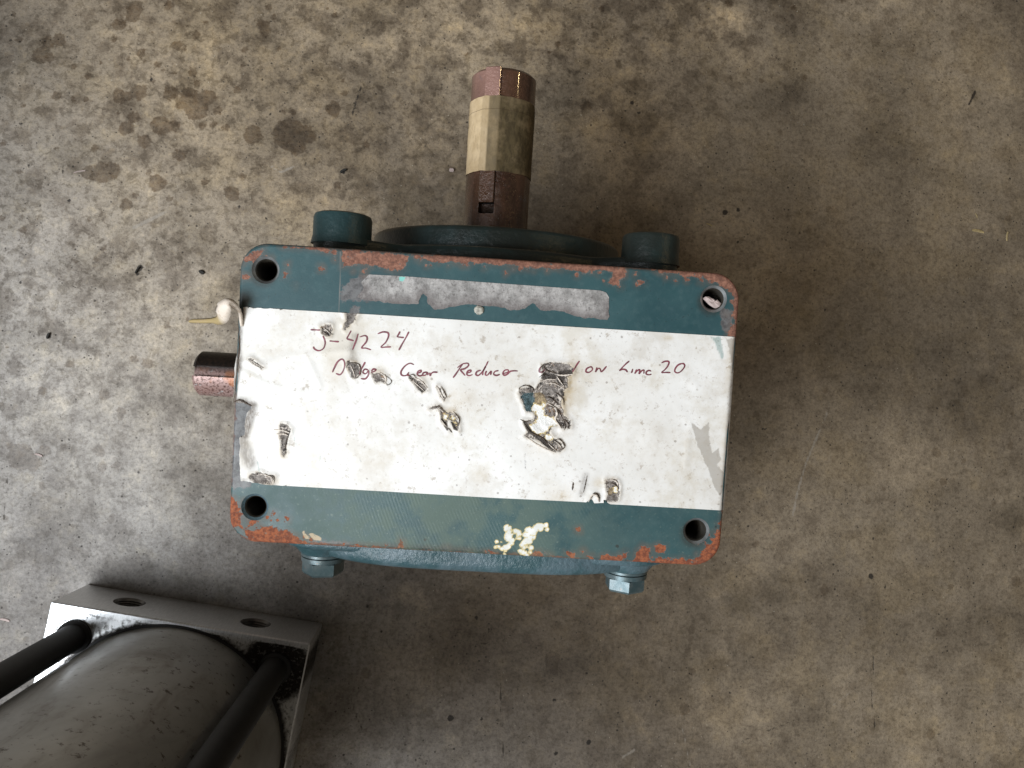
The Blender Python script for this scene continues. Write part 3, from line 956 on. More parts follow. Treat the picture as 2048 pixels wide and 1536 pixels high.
def build_housing():
    X, Y, F = sheet(sd_face, Lx, Rx, By, Ty, .0009)
    V = [np.stack([X, Y, np.zeros_like(X)], 1)]
    F = [F]
    nv = len(X)
    fm = [np.zeros(len(F[0]), int)]

    def ringpts(ins, n=480):
        """rounded rectangle outline, inset"""
        pts = []
        r = RC - ins
        for cx_, cy_, t0 in ((mx + hx - RC, my + hy - RC, 0), (mx - hx + RC, my + hy - RC, 90), (mx - hx + RC, my - hy + RC, 180), (mx + hx - RC, my - hy + RC, 270)):
            for k in range(17):
                t = R(t0 + 90 * k / 16)
                pts.append((cx_ + r * math.cos(t), cy_ + r * math.sin(t)))
        P = []
        for i in range(len(pts)):
            a, b = pts[i], pts[(i + 1) % len(pts)]
            m_ = max(1, int(math.hypot(b[0] - a[0], b[1] - a[1]) / .0025)) if (i % 17 == 16) else 1
            for q in range(m_):
                P.append((a[0] + (b[0] - a[0]) * q / m_, a[1] + (b[1] - a[1]) * q / m_))
        return np.array(P)
    prof = [(BEV, 0.0)]
    for k in range(1, 6):
        t = R(90 * k / 5)
        prof.append((BEV - BEV * math.sin(t), -BEV + BEV * math.cos(t)))
    prof += [(0.0, -.012), (0.0, -.03), (0.0, -.10), (0.0, -HB + .004), (.004, -HB)]
    # keep the same vertex count for every inset
    base = ringpts(0)
    cen = np.array([mx, my])
    n = len(base)
    core = np.clip(base, [mx - hx + RC, my - hy + RC], [mx + hx - RC, my + hy - RC])
    dirs = (base - core)
    dirs /= np.maximum(np.linalg.norm(dirs, axis=1, keepdims=True), 1e-9)
    rings = []
    for ins, z in prof:
        p = base - dirs * ins
        if z < -.006:
            wob = (fbm(p[:, 0] * 1.0, p[:, 1] * 1.0 + z, 60, 70, 3) * .0006)[:, None]
            p = p + dirs * wob
        rings.append(np.column_stack([p, np.full(n, z)]))
    o = nv
    for r in rings:
        V.append(r)
    ff = []
    for k in range(len(rings) - 1):
        for i in range(n):
            j = (i + 1) % n
            ff.append((o + k * n + i, o + (k + 1) * n + i, o + (k + 1) * n + j, o + k * n + j))
    F.append(np.array(ff))
    fm.append(np.zeros(len(ff), int))
    V = np.concatenate(V)
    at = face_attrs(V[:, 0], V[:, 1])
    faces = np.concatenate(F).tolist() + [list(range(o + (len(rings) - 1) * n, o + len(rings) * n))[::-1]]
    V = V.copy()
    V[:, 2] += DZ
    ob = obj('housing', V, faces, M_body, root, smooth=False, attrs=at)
    ob.data.polygons.foreach_set('use_smooth', [True] * len(ob.data.polygons))
    # the four threaded holes
    for k, c in enumerate(HOLES):
        mb = MB()
        r = HR
        mb.lathe([(r + .0016, -.0001), (r + .0012, -.0006), (r, -.0020)], c, 'z', 40, False, False)
        mb.build('hole_chamfer', M_chamfer if k in (0, 1, 2) else M_body, root, DZ) if k != 3 else mb.build('hole_chamfer', M_cast, root, DZ)
        mb = MB()
        prof = [(r, -.0020)]
        z = -.0020
        while z > -.045:
            prof += [(r - .0007, z - .0009), (r, z - .0018)]
            z -= .0018
        mb.lathe(prof, c, 'z', 32, False, True)
        mb.build('bolt_hole', M_hole, root, DZ)


build_housing()

# round flanges ------------------------------------------------------
ZC = -.160                       # depth of the output shaft axis below the face
bL, bR = G(689, 425, -.054), G(1301, 468, -.054)
FX = (bL[0] + bR[0]) / 2
A_ = (bR[0] - bL[0]) / 2


def lobed(Rd, a, rl, n=200, ks=(0, 1, 2, 3)):
    P = []
    for i in range(n):
        t = 2 * math.pi * i / n
        best = Rd
        for k in ks:
            tk = R(45 + 90 * k)
            cx_, cy_ = a * math.sqrt(2) * math.cos(tk), a * math.sqrt(2) * math.sin(tk)
            b = cx_ * math.cos(t) + cy_ * math.sin(t)
            disc = b * b - (cx_ ** 2 + cy_ ** 2 - rl ** 2)
            if disc > 0:
                best = max(best, b + math.sqrt(disc))
        P.append((best, t))
    # soften the joins
    r = np.array([p[0] for p in P])
    for _ in range(3):
        r = (np.roll(r, 1) + r * 2 + np.roll(r, -1)) / 4
    return [(a_, p[1]) for a_, p in zip(r, P)]


def hull_polar(P):
    pts = [(r * math.cos(t), r * math.sin(t)) for r, t in P]
    n = len(pts)
    out = []
    for r, t in P:
        ux, uy = math.cos(t), math.sin(t)
        best = r
        for i in range(n):            # widest chord crossing this ray
            a = pts[i]
            if a[0] * ux + a[1] * uy < .05:
                continue
            for j in range(i + 3, min(i + 34, n)):
                b = pts[j]
                ex_, ey_ = b[0] - a[0], b[1] - a[1]
                den = ux * ey_ - uy * ex_
                if abs(den) < 1e-9:
                    continue
                q = (a[0] * ey_ - a[1] * ex_) / den
                w_ = (a[0] * uy - a[1] * ux) / den
                if 0 <= w_ <= 1 and q > best:
                    best = q
        out.append((best, t))
    return out


def flange(prof, y0, y1, bev, cx_, cz, steps=4):
    """extrude a polar profile along y from y0 to y1 with a rounded outer edge at y1"""
    sgn = 1 if y1 > y0 else -1
    mb = MB()
    rings = [(0, y0)] + [(bev * (1 - math.cos(R(90 * k / steps))), y1 - sgn * bev * (1 - math.sin(R(90 * k / steps)))) for k in range(steps + 1)]
    mb.loft([[(cx_ + (r - ins) * math.cos(t), y, cz + (r - ins) * math.sin(t)) for r, t in prof] for ins, y in rings])
    return mb


# output side (towards the top of the picture)
yA = Ty - .001
yP = G(900, 487, ZC + .128)[1]
mb = flange(lobed(.128, A_, .0212, 200, (0, 1)), yA, yP, .004, FX, ZC)
mb.build('output_flange', M_shade_oil, root, DZ)
yH = G(1000, 453, ZC + .100)[1]
hubp = [(.103, 2 * math.pi * i / 128) for i in range(128)]
mb = flange(hubp, yP - .001, yH, .004, FX, ZC)
mb.lathe([(.040, yH - .001), (.040, yH + .002), (.036, yH + .003)], (FX, ZC), 'y')
mb.build('bearing_hub', M_shade_oil, root, DZ)
for sx in (-1, 1):
    for sz in (1,):
        px = 690 if sx < 0 else 1301
        yb = G(px, 421 if sx < 0 else 462, ZC + A_ + .018)[1]
        mb = MB()
        rb = .0203
        mb.lathe([(rb + .0012, yP - .004), (rb, yP + .002), (rb, yb - .0035), (rb - .001, yb - .001), (rb - .0035, yb), (.0095, yb), (.0095, yb - .012)],
                 (FX + sx * A_, ZC + sz * A_), 'y', 56)
        o = mb.build('mounting_boss', M_shade_semi if sx < 0 else M_shade_oil, root, DZ)  # left boss gets less painted shade, as it catches the light
        if sz < 0:
            pass

# cover side (towards the bottom of the picture)
cL, cR = G(646, 1130, -.05), G(1250, 1160, -.05)
CXX, AC = (cL[0] + cR[0]) / 2, (cR[0] - cL[0]) / 2
yc0 = By + .001
RCOV = .146
yc1 = G(960, 1149, ZC + RCOV)[1]
mb = flange(hull_polar(lobed(RCOV - .004, AC, .030, 200, (0, 1))), yc0, yc1 + .0080, .004, CXX, ZC, 4)
mb2 = flange([(RCOV * (1 + .13 * math.sin(4 * math.pi * i / 160) ** 2), 2 * math.pi * i / 160) for i in range(160)], yc0, yc1, .007, CXX, ZC, 6)
mb.add(mb2.v, mb2.f)
mb.build('end_cover', M_cast, root, DZ)
for k, (sx, sz) in enumerate([(-1, 1), (1, 1)]):
    c = (CXX + sx * AC, ZC + sz * AC)
    ybt = G(646 if sx < 0 else 1248, 1157 if sx < 0 else 1189, c[1] + .013)[1]     # outer face of the bolt head
    mb = MB()
    mb.lathe([(.0225, yc1 + .008), (.0180, ybt + .0180), (.0164, ybt + .0160)], c, 'y', 48)
    mb.build('bolt_pad', M_cast, root, DZ)
    head = MB()
    hexa = []
    for y_, r_ in [(ybt + .0090, .0146), (ybt + .0016, .0146), (ybt, .0132)]:
        hexa.append([(c[0] + r_ * math.cos(R(60 * i + 8 + 20 * sx)), y_, c[1] + r_ * math.sin(R(60 * i + 8 + 20 * sx))) for i in range(6)])
    head.loft(hexa)
    ho = head.build('hex_bolt', M_bolt, root, DZ, smooth=False)
    wm = MB()
    wm.lathe([(.0150, ybt + .0160), (.0158, ybt + .0157), (.0158, ybt + .0140), (.0150, ybt + .0137)], c, 'y', 48)
    wm.lathe([(.0146, ybt + .0134), (.0155, ybt + .0130), (.0155, ybt + .0100), (.0140, ybt + .0094)], c, 'y', 48)
    wo = wm.build('washer', M_bolt, ho)
    for v in wo.data.vertices:
        v.co.z += DZ

# output shaft with key, keyway and tape ------------------------------
SR = .0272
sxc = FX - .000
sxp = G(1000, 300, ZC + .01)[0]
sxc = sxp
yTip = G(1010, 133, ZC + SR)[1]
ySlot = G(975, 425, ZC + SR)[1]
yKeyEnd = G(975, 405, ZC + SR)[1]
yT1, yT0 = G(1000, 192, ZC + SR)[1], G(1000, 343, ZC + SR)[1]
KA = R(90 + 19)                    # direction of the key round the shaft
KW, KD = .0135, .006               # key width, slot depth
ku, kv = (math.cos(KA), math.sin(KA)), (-math.sin(KA), math.cos(KA))


def shaft_profile(r, slot, n=96):
    """cross-section (x, z) starting right of the key; slot: floor of the keyway below the surface"""
    half = math.asin(KW / 2 / SR)
    P = []
    for i in range(n - 4):
        t = KA + half + (2 * math.pi - 2 * half) * i / (n - 5)
        P.append((r * math.cos(t), r * math.sin(t)))
    if not slot:
        for i in range(4):
            t = KA - half + (2 * half) * (i + .5) / 4
            P.append((r * math.cos(t), r * math.sin(t)))
        return P
    dep = r * math.cos(half) - (KD if slot else 0)
    rr = KW / 2 * r / SR
    for s_, d in ((-1, 1), (-1, 0), (1, 0), (1, 1)):
        q = dep if d == 0 else dep + (KD * .02 if slot else 0)
        P.append((ku[0] * q + kv[0] * rr * s_, ku[1] * q + kv[1] * rr * s_)) if d == 0 else P.append(
            (ku[0] * (r * math.cos(half) * .9999) + kv[0] * rr * s_ * .999, ku[1] * (r * math.cos(half) * .9999) + kv[1] * rr * s_ * .999))
    # order: end of the arc is at KA - half (right side = -kv), so go -1 up, -1 down, +1 down, +1 up
    return P


def build_shaft():
    mb = MB()
    rings = []
    for y, r, slot in [(yH - .01, SR, 0), (ySlot - .0005, SR, 0), (ySlot, SR, 1), (yTip - .16, SR, 1), (yTip - .1, SR, 1), (yTip - .05, SR, 1), (yTip - .0025, SR, 1), (yTip, SR - .0025, 1)]:
        rings.append((y, r, slot))
    rings.sort(key=lambda q: q[0])
    mb.loft([[(sxc + p[0], y, ZC + p[1]) for p in shaft_profile(r, s_)] for y, r, s_ in rings])
    lit_tip = [float(max(0, min(1, (v[1] - yT1 + .004) / .004))) * (1.0 if math.cos(KA) * (v[2] - ZC) - math.sin(KA) * (v[0] - sxc) > 0 else .03) for v in mb.v]  # pink rusty end, painted paler on its lit side only
    slot_shade = [1.0 if (v[1] < yKeyEnd + .004 and v[1] > ySlot - .001 and math.hypot(v[0] - sxc, v[2] - ZC) < SR - .002) else 0.0 for v in mb.v]  # pocket below the key, its shade painted in
    so = mb.build('output_shaft', M_shaft, root, DZ, attrs=dict(lit_tip=lit_tip, slot_shade=slot_shade))
    # key
    kb = MB()
    top = SR * .972 + .0022
    bot = SR * .972 - KD
    hw = KW / 2 - .0002
    rings = []
    for y, g in [(yKeyEnd, .0006), (yKeyEnd + .0006, 0), (yKeyEnd + .001, 0), (yT0, 0), (yT1, 0), (yTip - .0010, 0), (yTip - .0002, .0006)]:
        sec = []
        for q, s_ in ((bot, -hw), (top - .0005 - g, -hw + g), (top - g, -hw + .0005 + g), (top - g, hw - .0005 - g), (top - .0005 - g, hw - g), (bot, hw)):
            sec.append((sxc + ku[0] * q + kv[0] * s_, y, ZC + ku[1] * q + kv[1] * s_))
        rings.append(sec)
    kb.loft(rings)
    kb.build('shaft_key', M_shaft, root, DZ, smooth=False, attrs=dict(lit_tip=[float(v[1] > yT1 - .004) for v in kb.v], slot_shade=[float(v[1] < yKeyEnd + .0003) for v in kb.v]))
    # tape: hull of shaft and key
    V, F, side_shade, seam = [], [], [], []
    n = 120
    ys = list(np.linspace(yT0, yT1, 46))
    for y in ys:
        for i in range(n):
            t = 2 * math.pi * i / n
            rr = SR
            # support of the key corners
            da = (t - KA + math.pi) % (2 * math.pi) - math.pi
            if abs(da) < R(75):
                u_, v_ = math.cos(da), math.sin(da)
                # ray against the flat top
                if top * abs(math.tan(da)) <= hw:
                    rr = top / math.cos(da)
                else:
                    c_ = math.hypot(top, hw)
                    ca = math.atan2(hw, top)
                    # tangent line from the corner to the circle
                    ta = ca + math.acos(min(1, SR / c_))
                    if abs(da) < ta:
                        rr = SR / math.cos(ta - abs(da))
            e0 = .0006 * (fbm(np.array([t * 8.0]), np.array([1.0]), 1, 5, 2)[0])
            yy = y + (e0 * 2 if y in (ys[0], ys[-1]) else 0)
            step_ = .00035 if y < ys[-1] - .0105 else 0.00015
            rr += step_ + .0001 + .0009 * float(fbm(np.array([t * SR]), np.array([y]), 160, 9, 2)[0])
            V.append((sxc + rr * math.cos(t), yy, ZC + rr * math.sin(t)))
            q = math.exp(-((da - R(-8)) / R(11)) ** 2)
            q2 = 1.0 if (da < -R(20)) else 0
            side_shade.append(.96 if da < -R(14.5) else .82 if da < R(3) else .30 if da < R(14) else .05)  # shade round the tape painted by angle, darkest on the right
            seam.append(abs(y - (ys[-1] - .0105)))
    for k in range(len(ys) - 1):
        for i in range(n):
            j = (i + 1) % n
            F.append((k * n + i, k * n + j, (k + 1) * n + j, (k + 1) * n + i))
    V = [(a, b, c + DZ) for a, b, c in V]
    obj('masking_tape', V, F, M_tape, root, attrs=dict(side_shade=side_shade, seam=seam))


build_shaft()

# input shaft stub (left) ---------------------------------------------
ZI = -.215
IR = .0203
yi = G(428, 748, ZI)[1]
xi0 = G(389, 748, ZI + .012)[0]
mb = MB()
rings = []
aK = math.pi / 2 - R(-8)


def stub_ring(x, r, slot, n=88):
    P = []
    ka = R(90 - 10)      # keyway looks up and towards the top of the picture
    hw = .0048
    half = math.asin(hw / IR)
    for i in range(n - 4):
        t = ka + half + (2 * math.pi - 2 * half) * i / (n - 5)
        P.append((r * math.cos(t), r * math.sin(t)))
    u, v = (math.cos(ka), math.sin(ka)), (-math.sin(ka), math.cos(ka))
    q1 = r * math.cos(half) * .9999
    q0 = q1 - (.0042 if slot else .00001)
    h = hw * r / IR
    for s_, q in ((-1, q1), (-1, q0), (1, q0), (1, q1)):
        P.append((u[0] * q + v[0] * h * s_ * .999, u[1] * q + v[1] * h * s_ * .999))
    # local (a, b): a along -y (picture down), b up
    return [(x, yi + a, ZI + b) for a, b in P]


for x, r, s_ in [(xi0, IR - .0028, 1), (xi0 + .0028, IR, 1), (xi0 + .02, IR, 1), (xi0 + .05, IR, 1), (Lx + .01, IR, 1)]:
    rings.append(stub_ring(x, r, s_))
mb.loft(rings)
mb.build('input_shaft', M_stub, root, DZ, attrs=dict(top_shade=[1.0 if v[1] > yi + .0035 else 0.0 for v in mb.v]))  # half facing away from the light painted near black
# seal carrier round the stub, under the lip of the label
mb = MB()
mb.lathe([(.036, Lx + .004), (.036, Lx - .001), (.034, Lx - .0025), (.022, Lx - .0025), (.022, Lx + .003)], (yi, ZI), 'x')
mb.build('shaft_seal', M_cast, root, DZ)

# ------------------------------------------------------------------ label
LAB = GA([(486, 614), (760, 630), (1100, 651), (1472, 674), (1462, 840), (1451, 1021), (1220, 1008),
          (1212, 1003), (1205, 985), (1207, 1005), (1188, 1006), (1184, 998), (1180, 997), (1172, 1004), (1000, 996), (760, 982), (548, 970), (482, 962),
          (479, 920), (480, 875), (490, 868), (489, 850), (494, 826), (505, 814), (500, 808), (484, 806), (461, 806), (463, 770), (466, 735), (474, 700), (480, 660)])
HOL = [zoomed(1000, 680, 5.12, [(430, 250), (520, 230), (640, 235), (720, 250), (745, 300), (730, 350), (680, 380), (690, 480), (640, 540), (620, 640),
        (640, 700), (650, 770), (710, 830), (715, 900), (640, 910), (600, 870), (540, 890), (500, 930), (540, 1000), (620, 1060), (650, 1110), (600, 1150),
        (520, 1120), (440, 1060), (330, 1010), (250, 980), (280, 960), (300, 930), (250, 870), (240, 830), (330, 830), (360, 790), (340, 740), (260, 740),
        (240, 660), (200, 560), (200, 500), (270, 490), (320, 470), (360, 500), (400, 440), (440, 380), (430, 330)])]
HOL += [zoomed(600, 630, 4.551, P) for P in [
    [(195, 105), (240, 88), (285, 95), (290, 140), (270, 180), (240, 188), (200, 165)],
    [(432, 430), (475, 430), (530, 445), (555, 490), (550, 550), (500, 582), (465, 560), (440, 500)],
    [(648, 530), (690, 525), (740, 530), (775, 570), (790, 630), (740, 615), (690, 615), (660, 570)],
    [(990, 555), (1030, 570), (1080, 580), (1150, 650), (1160, 690), (1110, 700), (1060, 660), (1030, 610)],
    [(1245, 650), (1265, 660), (1320, 760), (1310, 780), (1285, 740)],
    [(1180, 850), (1240, 818), (1270, 830), (1310, 870), (1400, 890), (1440, 950), (1445, 1050), (1400, 1020), (1370, 960), (1345, 960), (1350, 1040), (1300, 980), (1285, 920), (1260, 850), (1185, 860)]]]
HOL += [zoomed(520, 820, 9.6, [(400, 270), (520, 280), (600, 370), (560, 480), (520, 660), (505, 850), (465, 890), (430, 850), (410, 660), (385, 450)]),
        zoomed(360, 470, 4.096, [(566, 1012), (590, 1015), (680, 1080), (668, 1088), (600, 1050)]),
        zoomed(1060, 940, 8.533, [(1300, 170), (1460, 160), (1530, 270), (1510, 400), (1480, 520), (1280, 540), (1320, 420), (1310, 300)]),
        zoomed(440, 800, 4.096, [(240, 620), (330, 590), (380, 620), (450, 620), (420, 690), (300, 680)]),
        zoomed(600, 630, 4.551, [(415, -30), (530, -25), (480, 60), (410, 135), (398, 95), (440, 50)])]
CUT = [zoomed(600, 630, 4.551, [(1040, 620), (1070, 625), (1140, 690), (1110, 700)]), zoomed(600, 630, 4.551, [(240, 125), (275, 170), (250, 185)]),
       zoomed(1000, 680, 5.12, [(240, 840), (260, 830), (340, 950), (450, 1010), (560, 1100), (500, 1110), (420, 1040), (280, 930)]),
       zoomed(1000, 680, 5.12, [(600, 370), (660, 370), (640, 470), (590, 430)]), zoomed(1000, 680, 5.12, [(440, 340), (600, 350), (560, 400), (420, 395)]),
       zoomed(1000, 680, 5.12, [(600, 330), (735, 300), (740, 345), (620, 350)]), zoomed(360, 470, 4.096, [(566, 1014), (668, 1082), (660, 1086)]),
       zoomed(520, 820, 9.6, [(410, 400), (590, 400), (580, 430), (540, 520), (510, 660), (490, 620), (530, 500), (550, 440), (410, 410)]),
       zoomed(600, 630, 4.551, [(1285, 920), (1350, 1040), (1340, 1050), (1285, 960)]), zoomed(600, 630, 4.551, [(1370, 960), (1440, 1050), (1400, 1040)])]
LGLARE = [zoomed(1000, 680, 5.12, [(350, 655), (450, 650), (440, 740), (540, 800), (600, 880), (500, 900), (450, 950), (540, 985), (545, 1040), (500, 1040),  # lamp glare shapes inside the tears
          (450, 980), (350, 940), (285, 870), (370, 825), (370, 770), (330, 700)]),
          zoomed(600, 630, 4.551, [(1300, 910), (1340, 920), (1335, 950), (1305, 945)]), zoomed(600, 630, 4.551, [(1370, 905), (1400, 915), (1430, 960), (1420, 990), (1385, 950)]),
          zoomed(1060, 940, 8.533, [(1430, 320), (1470, 290), (1490, 320), (1460, 380), (1430, 400)])]
TEALP = [zoomed(1000, 680, 5.12, [(225, 550), (330, 530), (355, 600), (340, 690), (320, 745), (260, 740), (235, 640)])]
TANP = [zoomed(1000, 680, 5.12, [(350, 545), (420, 540), (470, 600), (480, 655), (360, 655)]), zoomed(1060, 940, 8.533, [(1330, 320), (1420, 310), (1420, 400), (1330, 420)])]
GREYP = [zoomed(1000, 680, 5.12, [(540, 265), (640, 235), (725, 255), (720, 320), (600, 340), (545, 310)]),
         zoomed(1000, 680, 5.12, [(440, 480), (540, 470), (600, 510), (560, 570), (450, 550)]),
         zoomed(1060, 940, 8.533, [(1300, 440), (1420, 430), (1510, 360), (1490, 520), (1280, 540)]),
         zoomed(600, 630, 4.551, [(415, -30), (530, -25), (480, 60), (410, 135), (398, 95), (440, 50)]),
         zoomed(440, 800, 4.096, [(250, 630), (330, 595), (375, 625), (360, 680), (300, 680)]),
         zoomed(520, 820, 9.6, [(400, 470), (530, 470), (510, 600), (460, 660), (410, 600)]),
         zoomed(600, 630, 4.551, [(450, 450), (520, 460), (530, 540), (490, 570), (460, 520)]), zoomed(600, 630, 4.551, [(660, 540), (730, 540), (760, 600), (700, 605)])]
HOLG = [GA(P) for P in HOL]


def label_sdf(x, y):
    d = sd_poly(x, y, LAB, .5)
    left = np.clip(((mx - .12) - x) / .03, 0, 1)
    return d + left * .0016 * fbm(x, y, 260, 21, 3)


def label_hole(x, y):
    return union(*[sd_poly(x, y, P) for P in HOLG]) + .0022 * fbm(x, y, 170, 25, 4)


def label_z(x, y, hd=None):
    if hd is None:
        hd = label_hole(x, y)
    z = .00045 + .0009 * np.clip(fbm(x, y, 26, 30, 4) + .1, 0, 1)
    rim = np.exp(-((hd - .0006) / .0016) ** 2)
    z = z + rim * .0011 * (.6 + fbm(x, y, 150, 35, 3) * 1.6)
    ins = np.clip(-hd / .0006, 0, 1)
    z = z * (1 - ins) + ins * (.00025 + .0028 * np.clip(fbm(x, y, 210, 50, 4), 0, 1))
    # over the left edge of the housing the paper bends down
    e = -sd_rr(x, y)
    drop = np.clip(.0030 - e, 0, .02)
    z = z - drop ** 1.6 * 60 * .35
    # long creases
    for P, hgt in CREASES:
        dl = sd_line(x, y, P, 0)
        z = z + hgt * .8 * np.clip(.5 + 2 * fbm(x, y, 40, 77, 2), 0, 1.4) * np.exp(-((dl + .002 * fbm(x, y, 60, 78, 2)) / .0022) ** 2)
    return z


CREASES = [(GA([(476, 722), (520, 732), (580, 712), (700, 700)]), .0007), (GA([(484, 742), (540, 772), (600, 784)]), .0006), (GA([(478, 800), (560, 796), (640, 780)]), .0005),
           (GA([(1200, 700), (1300, 722), (1390, 770)]), .0005), (GA([(660, 640), (610, 705), (640, 770)]), .0006), (GA([(1330, 780), (1380, 850), (1370, 930)]), .0005),
           (GA([(1130, 880), (1190, 845), (1280, 850)]), .0004), (GA([(715, 660), (706, 740)]), .0008), (GA([(1165, 975), (1190, 945)]), .0008), (GA([(1175, 1000), (1185, 985), (1197, 1004)]), .0012)]


def build_label():
    X, Y, F = sheet(label_sdf, Lx - .006, Rx + .001, G(500, 1030)[1], G(500, 610)[1] + .004, .00085)
    hd = label_hole(X, Y)
    Z = label_z(X, Y, hd)
    U = lambda L: union(*[sd_poly(X, Y, GA(P)) for P in L])
    at = dict(hole=hd, white=U(LGLARE), tealpatch=U(TEALP), tanpatch=U(TANP), greypatch=U(GREYP), cut=U(CUT))
    st = np.zeros(X.shape)
    for px, py, rx, ry, s in [(1140, 765, 12, 45, .9), (1128, 800, 10, 40, .9), (1090, 890, 40, 25, .3), (668, 742, 18, 26, .3), (910, 800, 40, 30, .35), (950, 745, 90, 30, .12),
                              (1040, 760, 60, 60, .15), (566, 905, 10, 14, .75), (900, 825, 18, 14, .8), (760, 742, 16, 10, .6), (1198, 965, 12, 10, .6), (1460, 720, 10, 60, .45),
                              (965, 950, 14, 20, .3), (1120, 990, 30, 20, .35), (1330, 900, 60, 60, .14), (1230, 760, 90, 40, .10), (560, 865, 18, 22, .35), (490, 900, 16, 60, .35),
                              (545, 962, 14, 10, .6), (1122, 988, 6, 8, .7), (1335, 675, 10, 6, .8), (850, 755, 20, 20, .3), (600, 705, 60, 16, .12), (1410, 700, 40, 20, .12),
                              (1448, 900, 10, 80, .35), (700, 640, 20, 30, .2), (1290, 860, 70, 50, .12), (1270, 900, 50, 30, .12)]:
        c = G(px, py)
        k = .000322
        st = np.maximum(st, s * np.exp(-((X - c[0]) / (rx * k)) ** 2 - ((Y - c[1]) / (ry * k)) ** 2))
    at['stain'] = st
    at['green'] = union(sd_poly(X, Y, GA(zoomed(1000, 400, 4.096, [(1725, 1120), (1800, 1125), (1835, 1290), (1815, 1300), (1770, 1200)]))),
                        sd_line(X, Y, GA([(586, 860), (598, 915)]), .0002), sd_line(X, Y, GA([(640, 912), (641, 922)]), .0002), sd_line(X, Y, GA([(516, 925), (520, 945)]), .0002))
    at['greymark'] = union(sd_poly(X, Y, GA(zoomed(900, 680, 3.413, [(1640, 560), (1665, 575), (1710, 610), (1765, 560), (1770, 700), (1790, 770), (1830, 740), (1850, 810), (1820, 850),
                                   (1870, 910), (1880, 1010), (1840, 1060), (1800, 1000), (1760, 880), (1690, 720)]))),
                           sd_poly(X, Y, GA(zoomed(1000, 400, 4.096, [(1850, 1140), (1930, 1130), (1930, 1400), (1905, 1390), (1880, 1250)]))))
    dirt = np.exp(-(np.clip(sd_line(X, Y, GA([(482, 612), (479, 650), (476, 700), (478, 730), (472, 760), (466, 806)]), .0010), 0, 1) / .0014) ** 2)
    dirt = np.maximum(dirt, .95 * np.exp(-(np.clip(sd_line(X, Y, GA([(466, 803), (490, 806), (506, 812), (498, 840), (490, 870)]), .0012), 0, 1) / .0022) ** 2))
    dirt = np.maximum(dirt, .7 * np.exp(-(np.clip(sd_line(X, Y, GA([(492, 830), (484, 880), (500, 925)]), .0012), 0, 1) / .0035) ** 2))
    dirt = np.maximum(dirt, .55 * np.exp(-(np.clip(sd_line(X, Y, GA([(710, 672), (704, 700), (708, 725)]), .0005), 0, 1) / .0020) ** 2))
    dirt = np.maximum(dirt, .5 * np.exp(-(np.clip(sd_line(X, Y, GA([(1163, 985), (1172, 950)]), .0004), 0, 1) / .0018) ** 2))
    dirt = np.maximum(dirt, .5 * np.exp(-(np.clip(sd_line(X, Y, GA([(482, 960), (515, 958), (548, 970)]), .0002), 0, 1) / .0015) ** 2))
    dirt = np.maximum(dirt, .55 * np.exp(-(np.clip(-sd_rr(X, Y), 0, 1) / .0022) ** 2) * (X > 0))
    at['dirt'] = dirt
    at['scuff'] = union(*[sd_line(X, Y, GA(P), .00015) for P in [[(645, 816), (647, 822)], [(954, 896), (963, 903)], [(1143, 970), (1144, 982)], [(1125, 950), (1131, 952)], [(988, 802), (984, 810)],
                        [(480, 820), (481, 826)], [(500, 680), (502, 681)], [(1166, 762), (1176, 768)], [(1156, 755), (1158, 763)], [(1175, 765), (1178, 773)], [(1168, 948), (1170, 955)],
                        [(720, 915), (722, 924)], [(1050, 905), (1051, 935)], [(1185, 1015), (1187, 1015)], [(880, 780), (890, 795)], [(575, 842), (580, 860)]]])
    V = np.stack([X, Y, Z + DZ], 1)
    ob = obj('paper_label', V, F, M_label, root, smooth=False, attrs=at)
    ob.data.polygons.foreach_set('use_smooth', [True] * len(ob.data.polygons))
    ob['label'] = 'dirty white paper label with handwriting, torn and gouged'
    return ob


LABEL = build_label()

